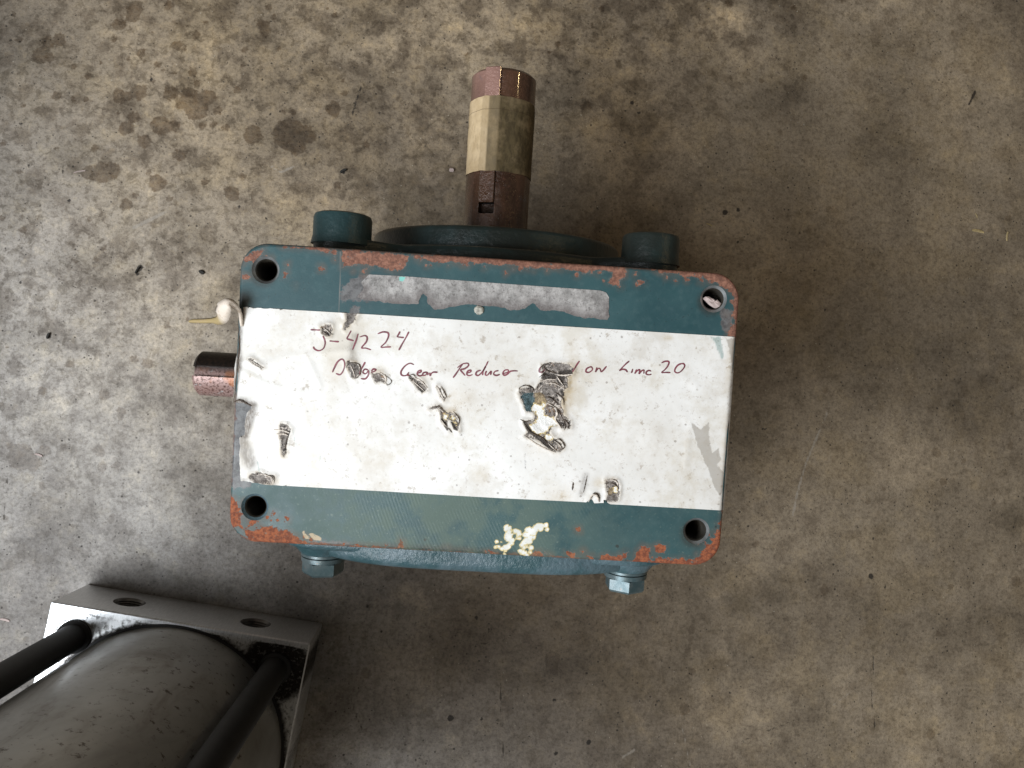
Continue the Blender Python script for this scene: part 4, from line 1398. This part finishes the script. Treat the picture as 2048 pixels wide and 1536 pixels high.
# handwriting ---------------------------------------------------------
A = lambda P: zoomed(600, 630, 4.551, P)
B = lambda P: zoomed(1000, 680, 5.12, P)
LINE1 = [A(P) for P in [
    [(98, 134), (140, 136), (188, 138)], [(212, 190), (226, 225), (230, 262), (214, 305), (175, 325), (138, 312), (122, 288)], [(270, 236), (310, 240), (356, 244)],
    [(466, 143), (446, 180), (430, 214), (460, 226), (490, 235)], [(530, 170), (515, 225), (498, 270), (480, 317)],
    [(545, 200), (590, 188), (612, 205), (604, 245), (562, 298), (600, 302), (648, 318)],
    [(708, 172), (755, 155), (800, 162), (806, 195), (780, 250), (738, 292), (785, 292), (830, 291)],
    [(912, 150), (896, 180), (886, 197), (915, 203), (946, 206)], [(992, 152), (965, 205), (930, 265), (900, 321)]]]
LINE2 = [A(P) for P in [
    [(297, 522), (315, 480), (345, 425), (385, 402), (408, 435), (400, 495), (368, 542), (328, 532)], [(594, 428), (575, 465), (552, 510), (548, 545)],
    [(622, 500), (590, 494), (574, 522), (600, 535), (624, 508), (624, 545), (596, 580), (556, 578)], [(648, 524), (680, 512), (692, 498), (668, 492), (652, 512)],
    [(1037, 452), (1000, 440), (955, 465), (920, 515), (928, 548), (968, 550), (992, 520)], [(975, 545), (1000, 552)],
    [(1062, 532), (1098, 520), (1100, 504), (1076, 512), (1066, 538), (1090, 554), (1118, 545)], [(1158, 520), (1124, 526), (1118, 548), (1144, 546), (1160, 524), (1164, 548)],
    [(1180, 524), (1186, 552), (1196, 532), (1216, 520), (1252, 522)],
    [(1478, 448), (1450, 490), (1420, 535), (1393, 571)], [(1432, 480), (1480, 446), (1526, 440), (1532, 462), (1500, 488), (1462, 500), (1485, 530), (1503, 552)],
    [(1518, 530), (1552, 518), (1552, 502), (1526, 512), (1518, 540), (1540, 552), (1570, 542)],
    [(1646, 502), (1612, 514), (1600, 540), (1622, 550), (1656, 520), (1690, 465), (1712, 420)], [(1690, 465), (1668, 510), (1660, 548)],
    [(1696, 508), (1686, 540), (1704, 548), (1738, 512), (1734, 546)], [(1806, 506), (1774, 514), (1762, 538), (1786, 550), (1818, 540)],
    [(1846, 534), (1890, 520), (1892, 500), (1862, 504), (1846, 530), (1858, 548), (1884, 540), (1912, 514), (1945, 508), (1982, 510)]]]
LINE2 += [B(P) for P in [
    [(424, 268), (402, 298), (404, 326), (436, 326), (456, 300)], [(812, 214), (790, 245), (765, 285), (740, 325)],
    [(916, 276), (884, 296), (880, 326), (912, 330), (944, 304), (936, 278), (912, 276)], [(990, 280), (984, 306), (976, 326), (1002, 292), (1022, 296), (1034, 324), (1060, 304), (1088, 268)],
    [(1322, 214), (1280, 250), (1240, 292), (1222, 312), (1252, 300), (1285, 306), (1302, 330)], [(1356, 296), (1350, 318), (1342, 338)],
    [(1394, 300), (1386, 322), (1378, 342), (1402, 314), (1424, 304), (1426, 326), (1422, 344), (1446, 316), (1470, 308), (1470, 330), (1470, 346)],
    [(1546, 320), (1520, 312), (1496, 326), (1494, 348), (1520, 356), (1548, 350)],
    [(1650, 234), (1690, 218), (1726, 224), (1716, 264), (1684, 304), (1652, 332), (1700, 332), (1742, 334)],
    [(1862, 240), (1820, 256), (1790, 294), (1788, 326), (1820, 336), (1858, 312), (1886, 272), (1880, 246), (1858, 240)]]]


SHREDS = [  # points in the picture crop, half width mm, lift mm, light?
    ([(545, 425), (580, 450), (592, 490)], .55, 1.2, 1), ([(585, 445), (625, 485), (600, 512), (585, 492)], .22, 1.0, 0), ([(330, 356), (400, 368), (416, 425), (388, 466)], .3, .9, 0),
    ([(345, 372), (365, 420), (375, 460)], .3, .9, 1), ([(760, 455), (820, 480), (872, 532)], .5, 1.5, 1), ([(778, 492), (812, 520), (852, 556)], .35, 1.2, 1), ([(745, 452), (770, 440), (800, 470)], .22, 1.3, 0),
    ([(935, 520), (955, 560), (982, 610)], .5, 1.2, 1), ([(962, 520), (985, 560), (1003, 600)], .3, 1.2, 0), ([(965, 750), (980, 775), (1002, 795)], .5, 1.1, 1),
    ([(890, 672), (925, 660), (948, 655), (975, 680), (1002, 704)], .3, 1.4, 0), ([(945, 668), (985, 700)], .3, 1.1, 1), ([(1045, 690), (1085, 740), (1080, 800)], .3, 1.1, 0), ([(1010, 800), (1040, 840)], .25, .9, 0),
    ([(1628, 494), (1690, 474), (1748, 474)], .4, 1.8, 1), ([(1665, 502), (1730, 500), (1792, 532)], .4, 2.0, 1), ([(1738, 440), (1800, 446), (1856, 438)], .5, 1.6, 1), ([(1750, 450), (1770, 480), (1804, 525)], .4, 2.0, 1),
    ([(1690, 636), (1740, 668), (1752, 710), (1742, 745), (1782, 808)], .6, 2.2, 1), ([(1545, 868), (1640, 930), (1742, 972)], .45, 1.3, 1), ([(1636, 420), (1648, 382), (1690, 364), (1722, 360)], .22, 1.5, 0),
    ([(1660, 372), (1675, 405), (1720, 425), (1760, 430)], .28, 1.4, 0), ([(1498, 562), (1498, 530), (1540, 514), (1585, 532), (1600, 560)], .25, 1.4, 0), ([(1560, 510), (1590, 535), (1580, 570)], .25, 1.6, 0),
    ([(1778, 775), (1800, 748), (1832, 780), (1822, 815)], .25, 1.4, 0), ([(1715, 902), (1768, 880), (1804, 930), (1762, 962)], .35, 1.8, 0), ([(1690, 905), (1720, 935), (1750, 960)], .35, 1.9, 1),
    ([(1730, 890), (1765, 915), (1785, 945)], .3, 2.0, 1), ([(1670, 655), (1720, 660), (1765, 690), (1790, 740)], .3, 1.8, 0), ([(1660, 595), (1710, 600), (1770, 650)], .35, 1.9, 0), ([(1740, 560), (1790, 600), (1800, 650)], .3, 1.8, 0),
    ([(1530, 770), (1570, 830), (1650, 870), (1700, 925)], .35, 1.5, 0), ([(1500, 745), (1540, 760), (1585, 748)], .3, 1.2, 0), ([(1800, 820), (1810, 790), (1790, 730)], .28, 1.5, 0), ([(1630, 460), (1660, 440), (1700, 450)], .28, 1.4, 0),
    ([(150, 140), (180, 160), (200, 178)], .3, .9, 0), ([(160, 120), (190, 145), (212, 165)], .3, 1.0, 1), ([(205, 160), (230, 168)], .2, .8, 0)]
SHREDS2 = [([(548, 859), (566, 861), (580, 866)], .55, 1.2, 1), ([(551, 868), (568, 868), (578, 872)], .4, 1.2, 1), ([(578, 870), (572, 890), (570, 908)], .28, .9, 0), ([(500, 719), (512, 727), (525, 735)], .35, 1.1, 1),
           ([(1176, 1003), (1184, 989), (1193, 992), (1197, 1004)], .7, 2.2, 1), ([(1180, 1002), (1186, 986), (1196, 990), (1199, 1003)], .3, 2.4, 0), ([(1206, 961), (1222, 959), (1233, 964), (1236, 976)], .5, 1.8, 1),
           ([(1208, 967), (1224, 966), (1236, 975), (1234, 982)], .3, 1.5, 0), ([(518, 950), (530, 948), (545, 956), (542, 968)], .35, 1.4, 1), ([(532, 950), (548, 952), (549, 966)], .25, 1.3, 0), ([(1166, 985), (1170, 968), (1174, 950)], .3, .9, 0),
           ([(1146, 964), (1144, 980)], .5, .7, 0), ([(476, 652), (479, 690), (475, 730), (468, 790)], .55, 1.0, 0), ([(466, 804), (480, 800), (492, 806), (504, 812)], .6, 1.3, 0), ([(484, 640), (486, 628), (481, 614)], .4, 1.2, 0)]


def smooth_poly(P, sub=6):
    P = np.array(P, float)
    if len(P) < 3:
        t = np.linspace(0, 1, sub + 1)[:, None]
        return P[0] * (1 - t) + P[-1] * t
    Q = np.vstack([2 * P[0] - P[1], P, 2 * P[-1] - P[-2]])
    out = []
    for i in range(1, len(Q) - 2):
        for k in range(sub):
            t = k / sub
            out.append(.5 * ((2 * Q[i]) + (-Q[i - 1] + Q[i + 1]) * t + (2 * Q[i - 1] - 5 * Q[i] + 4 * Q[i + 1] - Q[i + 2]) * t * t + (-Q[i - 1] + 3 * Q[i] - 3 * Q[i + 1] + Q[i + 2]) * t ** 3))
    out.append(P[-1])
    return np.array(out)


def writing(lines):
    V, F = [], []
    for s_, L in enumerate(lines):
        P = smooth_poly(GA(L))
        d = np.gradient(P, axis=0)
        d /= np.maximum(np.linalg.norm(d, axis=1, keepdims=True), 1e-9)
        nrm = np.stack([-d[:, 1], d[:, 0]], 1)
        t = np.linspace(0, 1, len(P))
        wd = (.00048 + .00008 * np.sin(t * 7 + s_)) * np.clip(np.minimum(t, 1 - t) * 9 + .55, 0, 1)
        rows = []
        for q in (-1, 0, 1):
            Pq = P + nrm * (wd * q)[:, None]
            z = label_z(Pq[:, 0], Pq[:, 1]) + .00022 + DZ
            rows.append(np.column_stack([Pq, z]))
        o = len(V)
        n = len(P)
        for r in rows:
            V += r.tolist()
        for q in (0, 1):
            for i in range(n - 1):
                F.append((o + q * n + i, o + q * n + i + 1, o + (q + 1) * n + i + 1, o + (q + 1) * n + i))
    o = obj('handwriting', V, F, M_ink, LABEL, smooth=False)
    return o


def shred(P, hw, lift, light):
    Q = smooth_poly(P, 7)
    n = len(Q)
    d = np.gradient(Q, axis=0)
    d /= np.maximum(np.linalg.norm(d, axis=1, keepdims=True), 1e-9)
    nr = np.stack([-d[:, 1], d[:, 0]], 1)
    t = np.linspace(0, 1, n)
    jag = 1 + .35 * np.sin(t * 31 + Q[0, 0] * 900)
    wd = hw * .001 * np.sin(np.pi * (t * .86 + .07)) * jag
    zb = label_z(Q[:, 0], Q[:, 1]) + .0003
    V = []
    for q, up in ((-1, .1), (0, 1.0), (1, .55)):
        Pq = Q + nr * (wd * q)[:, None]
        V += np.column_stack([Pq, zb + lift * .001 * .55 * up * np.sin(np.pi * (t * .9 + .05)) + DZ]).tolist()
    F = []
    for q in (0, 1):
        for i in range(n - 1):
            F.append((q * n + i, q * n + i + 1, (q + 1) * n + i + 1, (q + 1) * n + i))
    o = obj('paper_shred', V, F, M_shred if light else M_char, LABEL, smooth=False)
    o.data.polygons.foreach_set('use_smooth', [True] * len(o.data.polygons))


for P, hw_, lf, li in SHREDS:
    shred(GA(zoomed(600, 620, 3.413, P)), hw_, lf, li)
for P, hw_, lf, li in SHREDS2:
    shred(GA(P), hw_, lf, li)
writing(LINE1)
writing(LINE2)

# residue of an old sticker above the label ----------------------------
RES = GA([(738, 549), (800, 552), (960, 564), (1100, 574), (1200, 581), (1212, 585), (1218, 595), (1217, 620), (1215, 641), (1190, 638), (1165, 637),
          (1130, 625), (1105, 619), (1080, 622), (1067, 608), (1050, 618), (1020, 620), (985, 612), (930, 608), (895, 616), (868, 620), (846, 588), (836, 606), (820, 609), (780, 607),
          (745, 602), (722, 600), (715, 594), (728, 575), (722, 565)])


def res_sdf(x, y):
    yl = sd_poly(x, y, RES, .5)
    topline = np.clip((G(980, 585)[1] - y) / .004, 0, 1)
    return yl + topline * .0030 * fbm(x, y, 200, 66, 4)


X, Y, F = sheet(res_sdf, *(G(690, 560)[0], G(1230, 600)[0]), G(960, 660)[1], G(900, 530)[1], .0009)
a, b = G(795, 552), G(812, 552)
low = np.clip(1.1 - (-sd_poly(X, Y, RES, .5)) / .007, 0, 1) * np.clip((G(980, 588)[1] - (X - G(980, 588)[0]) * .0 - Y) / .004 + .8, 0, 1)
mint = sd_poly(X, Y, GA([(798, 553), (812, 554), (806, 563), (799, 562)]))
obj('sticker_residue', np.stack([X, Y, .0003 + .0004 * np.clip(fbm(X, Y, 120, 3, 3), 0, 1) + DZ], 1), F, M_res, root, smooth=False, attrs=dict(low=low, mint=mint))

# loose peeled strip of the label hanging off the left edge -------------
def strip_peel():
    path = [((484, 652), .0000, .0016), ((480, 625), .004, .0020), ((470, 612), .010, .0040), ((459, 607), .013, .0070), ((450, 616), .012, .0110), ((444, 632), .008, .0115),
            ((437, 640), .002, .0060), ((425, 641), -.004, .0030), ((405, 642), -.010, .0026), ((388, 642), -.016, .0022), ((380, 643), -.019, .0006)]
    V, F = [], []
    n = len(path)
    P = np.array([G(a, b, z) + (z,) for (a, b), z, _ in path])
    Q = []
    sub = 5
    for i in range(n - 1):
        for k in range(sub):
            t = k / sub
            p0, p1, p2, p3 = P[max(i - 1, 0)], P[i], P[i + 1], P[min(i + 2, n - 1)]
            pt = .5 * (2 * p1 + (p2 - p0) * t + (2 * p0 - 5 * p1 + 4 * p2 - p3) * t * t + (3 * p1 - p0 - 3 * p2 + p3) * t ** 3)
            wd = path[i][2] * (1 - t) + path[i + 1][2] * t
            Q.append((pt, wd))
    Q.append((P[-1], path[-1][2]))
    m = len(Q)
    rr = np.random.default_rng(3)
    for i, (p, wd) in enumerate(Q):
        a, b = Q[max(i - 1, 0)][0], Q[min(i + 1, m - 1)][0]
        d = b - a
        nr = np.array([-d[1], d[0]])
        nr = nr / max(np.linalg.norm(nr), 1e-9)
        for q in (-1, -.33, .33, 1):
            wv = wd * .45 * q * (1 + .04 * rr.normal())
            V.append((p[0] + nr[0] * wv, p[1] + nr[1] * wv, p[2] + .0012 * (1 - q * q) + .0001 * rr.normal() + DZ))
    for i in range(m - 1):
        for q in range(3):
            F.append((i * 4 + q, i * 4 + q + 1, (i + 1) * 4 + q + 1, (i + 1) * 4 + q))
    tail = [min(1, max(0, (i // 4 - 25) / 4)) for i in range(len(V))]
    rimd = [(1.0 if i % 4 == 0 else .3) if i // 4 > 20 else .0 for i in range(len(V))]
    o = obj('peeled_strip', V, F, M_peel, LABEL, smooth=False, attrs=dict(tail=tail, rimd=rimd))
    o.data.polygons.foreach_set('use_smooth', [True] * len(o.data.polygons))
    s_ = o.modifiers.new('thick', 'SOLIDIFY')
    s_.thickness = .0006
    o['label'] = 'curled cream strip of tape hanging off the edge'


strip_peel()

# pale flake lodged in the upper right bolt hole -------------------------
P = zoomed(1350, 520, 8.533, [(465, 655), (520, 622), (580, 622), (625, 650), (660, 665), (700, 690), (725, 675), (740, 700), (800, 745), (815, 790), (790, 825), (740, 838), (660, 815), (580, 765), (520, 700)])
zf = -.0035
Pg = GA(P, zf)
cen = Pg.mean(0)
V, F = [], []
n = len(Pg)
for zz, k in ((zf - .0006, 1.0), (zf, .98), (zf + .0007, .6)):
    for i, p in enumerate(Pg):
        q = cen + (p - cen) * k
        V.append((q[0], q[1], zz + .0004 * math.sin(i * 2.1)))
V.append((cen[0], cen[1], zf + .0004))
for r_ in range(2):
    for i in range(n):
        j = (i + 1) % n
        F.append((r_ * n + i, r_ * n + j, (r_ + 1) * n + j, (r_ + 1) * n + i))
for i in range(n):
    F.append((2 * n + i, 2 * n + (i + 1) % n, 3 * n))
V = [(FACE @ Vector(v)) for v in V]
o = obj('paint_flake', [tuple(v) for v in V], F, M_chip, None)
o['label'] = 'pale pink flake lodged across the upper right bolt hole of the teal housing'
o['category'] = 'flake'

# crumb of dried glue at the lower edge of the sticker residue
mb = MB()
rr7 = random.Random(4)
rg_ = []
cx7, cy7 = G(958, 620)
for zz, k in ((.0003, 1), (.0011, .9), (.0018, .5)):
    rg_.append([(cx7 + (.0030 * k + .0006 * rr7.random()) * math.cos(R(36 * i)), cy7 + (.0026 * k + .0007 * rr7.random()) * math.sin(R(36 * i)), zz) for i in range(10)])
mb.loft(rg_)
o = obj('glue_crumb', [tuple(FACE @ Vector(v)) for v in mb.v], mb.f, simple('glue', (.42, .40, .34), .7, ns=500), None, smooth=False)
o['label'] = 'pale crumb stuck at the lower edge of the grey sticker residue'
o['category'] = 'crumb'

# ------------------------------------------------------------------ hydraulic cylinder (lower left)
PT = .074
Af, Bf = Vector(FLR(175, 1168)), Vector(FLR(645, 1246))
ex = (Bf - Af).normalized()
side = (Bf - Af).length
ey = Vector((-ex.y, ex.x))
cc = (Af + Bf) / 2 - ey * side / 2
cyl = bpy.data.objects.new('hydraulic_cylinder', None)
C.objects.link(cyl)
cyl.location = (cc.x, cc.y, 0)
cyl.rotation_euler = (0, 0, math.atan2(ex.y, ex.x))
cyl['label'] = 'grey metal cylinder standing on a square machined end plate with black tie rods'
cyl['category'] = 'cylinder'
hs = side / 2
BR = hs * .965
HT = .430
RO = hs * .77


def plate_block(name, z0, z1, ports):
    """square plate; the side towards the gear reducer has two threaded ports"""
    st = .004
    b = .0012
    V, F, gr = [], [], []

    def grid(u0, u1, v0, v1, fn, holes=()):
        def sd(x, y):
            d = np.maximum(np.abs(x - (u0 + u1) / 2) - (u1 - u0) / 2, np.abs(y - (v0 + v1) / 2) - (v1 - v0) / 2)
            for hx_, hy_, hr_ in holes:
                d = np.maximum(d, -(np.hypot(x - hx_, y - hy_) - hr_))
            return d
        X_, Y_, F_ = sheet(sd, u0 - st, u1 + st, v0 - st, v1 + st, st)
        o_ = len(V)
        for x, y in zip(X_, Y_):
            V.append(fn(x, y))
        for f in F_.tolist():
            F.append(tuple(i + o_ for i in f))
    h = hs - b
    grid(-h, h, -h, h, lambda x, y: (x, y, z1))
    grid(-h, h, -h, h, lambda x, y: (x, y, z0))
    grid(-h, h, z0 + b, z1 - b, lambda x, y: (x, hs, y), [(q, (z0 + z1) / 2, .0150) for q in ports])
    grid(-h, h, z0 + b, z1 - b, lambda x, y: (x, -hs, y))
    grid(-h, h, z0 + b, z1 - b, lambda x, y: (hs, x, y))
    grid(-h, h, z0 + b, z1 - b, lambda x, y: (-hs, x, y))
    # bevel strips
    for s1, s2 in ((1, 0), (-1, 0), (0, 1), (0, -1)):
        for z, zi in ((z1, z1 - b), (z0, z0 + b)):
            o_ = len(V)
            for q in (-h, h):
                V.append((s1 * h + (q if s2 else 0), s2 * h + (q if s1 else 0), z))
                V.append((s1 * hs + (q if s2 else 0), s2 * hs + (q if s1 else 0), zi))
            F.append((o_, o_ + 1, o_ + 3, o_ + 2))
    for sx in (-1, 1):
        for sy in (-1, 1):
            o_ = len(V)
            V.extend([(sx * hs, sy * h, z0 + b), (sx * h, sy * hs, z0 + b), (sx * h, sy * hs, z1 - b), (sx * hs, sy * h, z1 - b)])
            F.append((o_, o_ + 1, o_ + 2, o_ + 3))
            V.append((sx * h, sy * h, z1))
            F.append((o_ + 3, o_ + 2, o_ + 4))
    Vn = np.array(V)
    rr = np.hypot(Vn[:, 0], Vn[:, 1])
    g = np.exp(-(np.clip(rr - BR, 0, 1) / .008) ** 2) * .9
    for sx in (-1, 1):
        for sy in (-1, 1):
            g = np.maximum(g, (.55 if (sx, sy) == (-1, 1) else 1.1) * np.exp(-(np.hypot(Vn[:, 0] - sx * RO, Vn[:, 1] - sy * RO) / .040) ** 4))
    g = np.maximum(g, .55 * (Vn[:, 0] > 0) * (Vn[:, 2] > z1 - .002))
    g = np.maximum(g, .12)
    g = np.where(Vn[:, 1] > hs - .003, .05, g)
    ob = obj(name, V, F, M_alu, cyl, smooth=False, attrs=dict(grime=np.minimum(g, 1)))
    import bmesh
    bm = bmesh.new()
    bm.from_mesh(ob.data)
    bmesh.ops.recalc_face_normals(bm, faces=bm.faces)
    bm.to_mesh(ob.data)
    bm.free()
    for q in ports:
        mb = MB()
        zc = (z0 + z1) / 2
        pr = [(.0150, hs), (.0138, hs - .0012)]
        y = hs - .0012
        while y > hs - .03:
            pr += [(.0128, y - .0012), (.0138, y - .0024)]
            y -= .0024
        mb.lathe(pr, (q, zc), 'y', 40, False, True)
        mb.build('threaded_port', M_rod if False else M_port, ob)
    return ob


M_port = simple('port_thread', (.16, .15, .14), .35, .8)
pxs = []
for px, py in ((268, 1199), (514, 1243)):
    # intersect the view ray with the plate's side plane
    d = ray(px, py)
    nrm = Vector((ey.x, ey.y, 0))
    o0 = Vector((0, 0, CAMH))
    p0 = Vector((cc.x, cc.y, 0)) + nrm * hs
    s_ = (p0 - o0).dot(nrm) / d.dot(nrm)
    hit = o0 + d * s_
    pxs.append((Vector((hit.x, hit.y)) - cc).dot(ex))
base = plate_block('end_plate', 0, PT, pxs)
far = plate_block('end_plate', HT, HT + .055, [])
mb = MB()
zz = [PT, PT + .02] + list(np.linspace(PT + .05, HT, 8))
mb.lathe([(BR - .001, PT - .0005)] + [(BR - .001, z) for z in zz], (0, 0), 'z', 160, False, False)
mb.build('barrel', M_barrel, cyl)
mb = MB()
mb.lathe([(BR + .0016, PT - .0003), (BR + .0013, PT + .0010), (BR - .002, PT + .0014)], (0, 0), 'z', 160, False, False)
mb.build('seal_ring', M_rubber, cyl)
tr = None
for sx in (-1, 1):
    for sy in (1, -1):
        mb = MB()
        rr_ = .0125
        mb.lathe([(rr_ + .0030, PT - .0002), (rr_ + .0030, PT + .004), (rr_, PT + .006), (rr_, HT)], (sx * RO * 1.0, sy * RO), 'z', 32, False, True)
        mb.build('tie_rod', M_rod, cyl)
# piston rod end on the far plate
mb = MB()
mb.lathe([(.03, HT + .0545), (.03, HT + .075), (.028, HT + .077)], (0, 0), 'z', 48)
mb.build('piston_rod', M_alu, cyl, attrs=dict(grime=[.2] * len(mb.v)))
# round blue sticker on the plate's right side
mb = MB()
yb_ = -hs * .35
ring = [(hs + .0004, yb_ + .030 * math.cos(R(a)), .045 + .030 * math.sin(R(a))) for a in range(0, 360, 12)]
ring2 = [(hs + .0009, yb_ + .0295 * math.cos(R(a)), .045 + .0295 * math.sin(R(a))) for a in range(0, 360, 12)]
mb.loft([ring, ring2])
mb.build('blue_sticker', M_blue, cyl, smooth=False)

# ------------------------------------------------------------------ small debris on the floor
def sliver(name, px, py, ang, ln, wd, mat, label, cat, th=.0012, group=None):
    x, y = FLR(px, py)
    mb = MB()
    rr = random.Random(int(px))
    rings = []
    for k in range(5):
        t = k / 4
        q = (t - .5) * ln
        sc_ = (.55, 1, .92, 1, .6)[k] * wd / 2
        bend = .06 * ln * math.sin(t * 3)
        rings.append([(q, bend + sc_ * math.cos(R(60 * i)), th * .5 + th * .5 * math.sin(R(60 * i)) + .0001) for i in range(6)])
    mb.loft(rings)
    o = mb.build(name, mat, None)
    o.location = (x, y, 0)
    o.rotation_euler = (0, 0, R(ang))
    o['label'] = label
    o['category'] = cat
    if group:
        o['group'] = group
    return o


sliver('straw', 1955, 463, -10, .0145, .0036, M_straw, 'wider pale straw sliver lying flat on the brown concrete at right', 'straw', group='straw slivers on the floor')
sliver('straw', 2014, 473, 82, .011, .0024, M_straw, 'narrow pale straw sliver standing upright in view near the right edge', 'straw', group='straw slivers on the floor')
sliver('straw', 1418, 450, -25, .007, .0016, M_straw, 'tiny pale straw sliver on the concrete above the right mounting boss', 'straw', group='straw slivers on the floor')
sliver('straw', 1952, 432, -70, .006, .0010, M_straw, 'thread-thin straw bit just above the wider straw sliver', 'straw', group='straw slivers on the floor')
sliver('metal_shaving', 78, 910, -20, .008, .0022, M_chip, 'small white shaving on a grey oil spot at the left edge of the floor', 'shaving', group='shavings on the floor')
sliver('metal_shaving', 160, 344, 12, .012, .0010, M_chip, 'thin pale shaving on the stained concrete at upper left', 'shaving', group='shavings on the floor')
sliver('metal_shaving', 10, 1240, -15, .010, .0025, M_chip, 'pale shaving on the floor left of the metal end plate', 'shaving', group='shavings on the floor')
sliver('grit_lump', 98, 672, 70, .0062, .0030, M_black, 'black lump of grit on the grey concrete at left', 'grit', .003, group='grit lumps on the floor')
sliver('grit_lump', 276, 541, 60, .008, .0024, M_black, 'black lump of grit left of the upper left bolt hole', 'grit', .003, group='grit lumps on the floor')
sliver('grit_lump', 404, 545, -30, .0056, .0040, M_black, 'round dark lump of grit just left of the teal housing', 'grit', .003, group='grit lumps on the floor')
sliver('grit_lump', 687, 343, 30, .0075, .0034, M_black, 'black lump of grit above the left mounting boss', 'grit', .003, group='grit lumps on the floor')
sliver('white_pebble', 903, 341, 0, .0050, .0046, M_chip, 'tiny white pebble left of the taped shaft', 'pebble', .003)
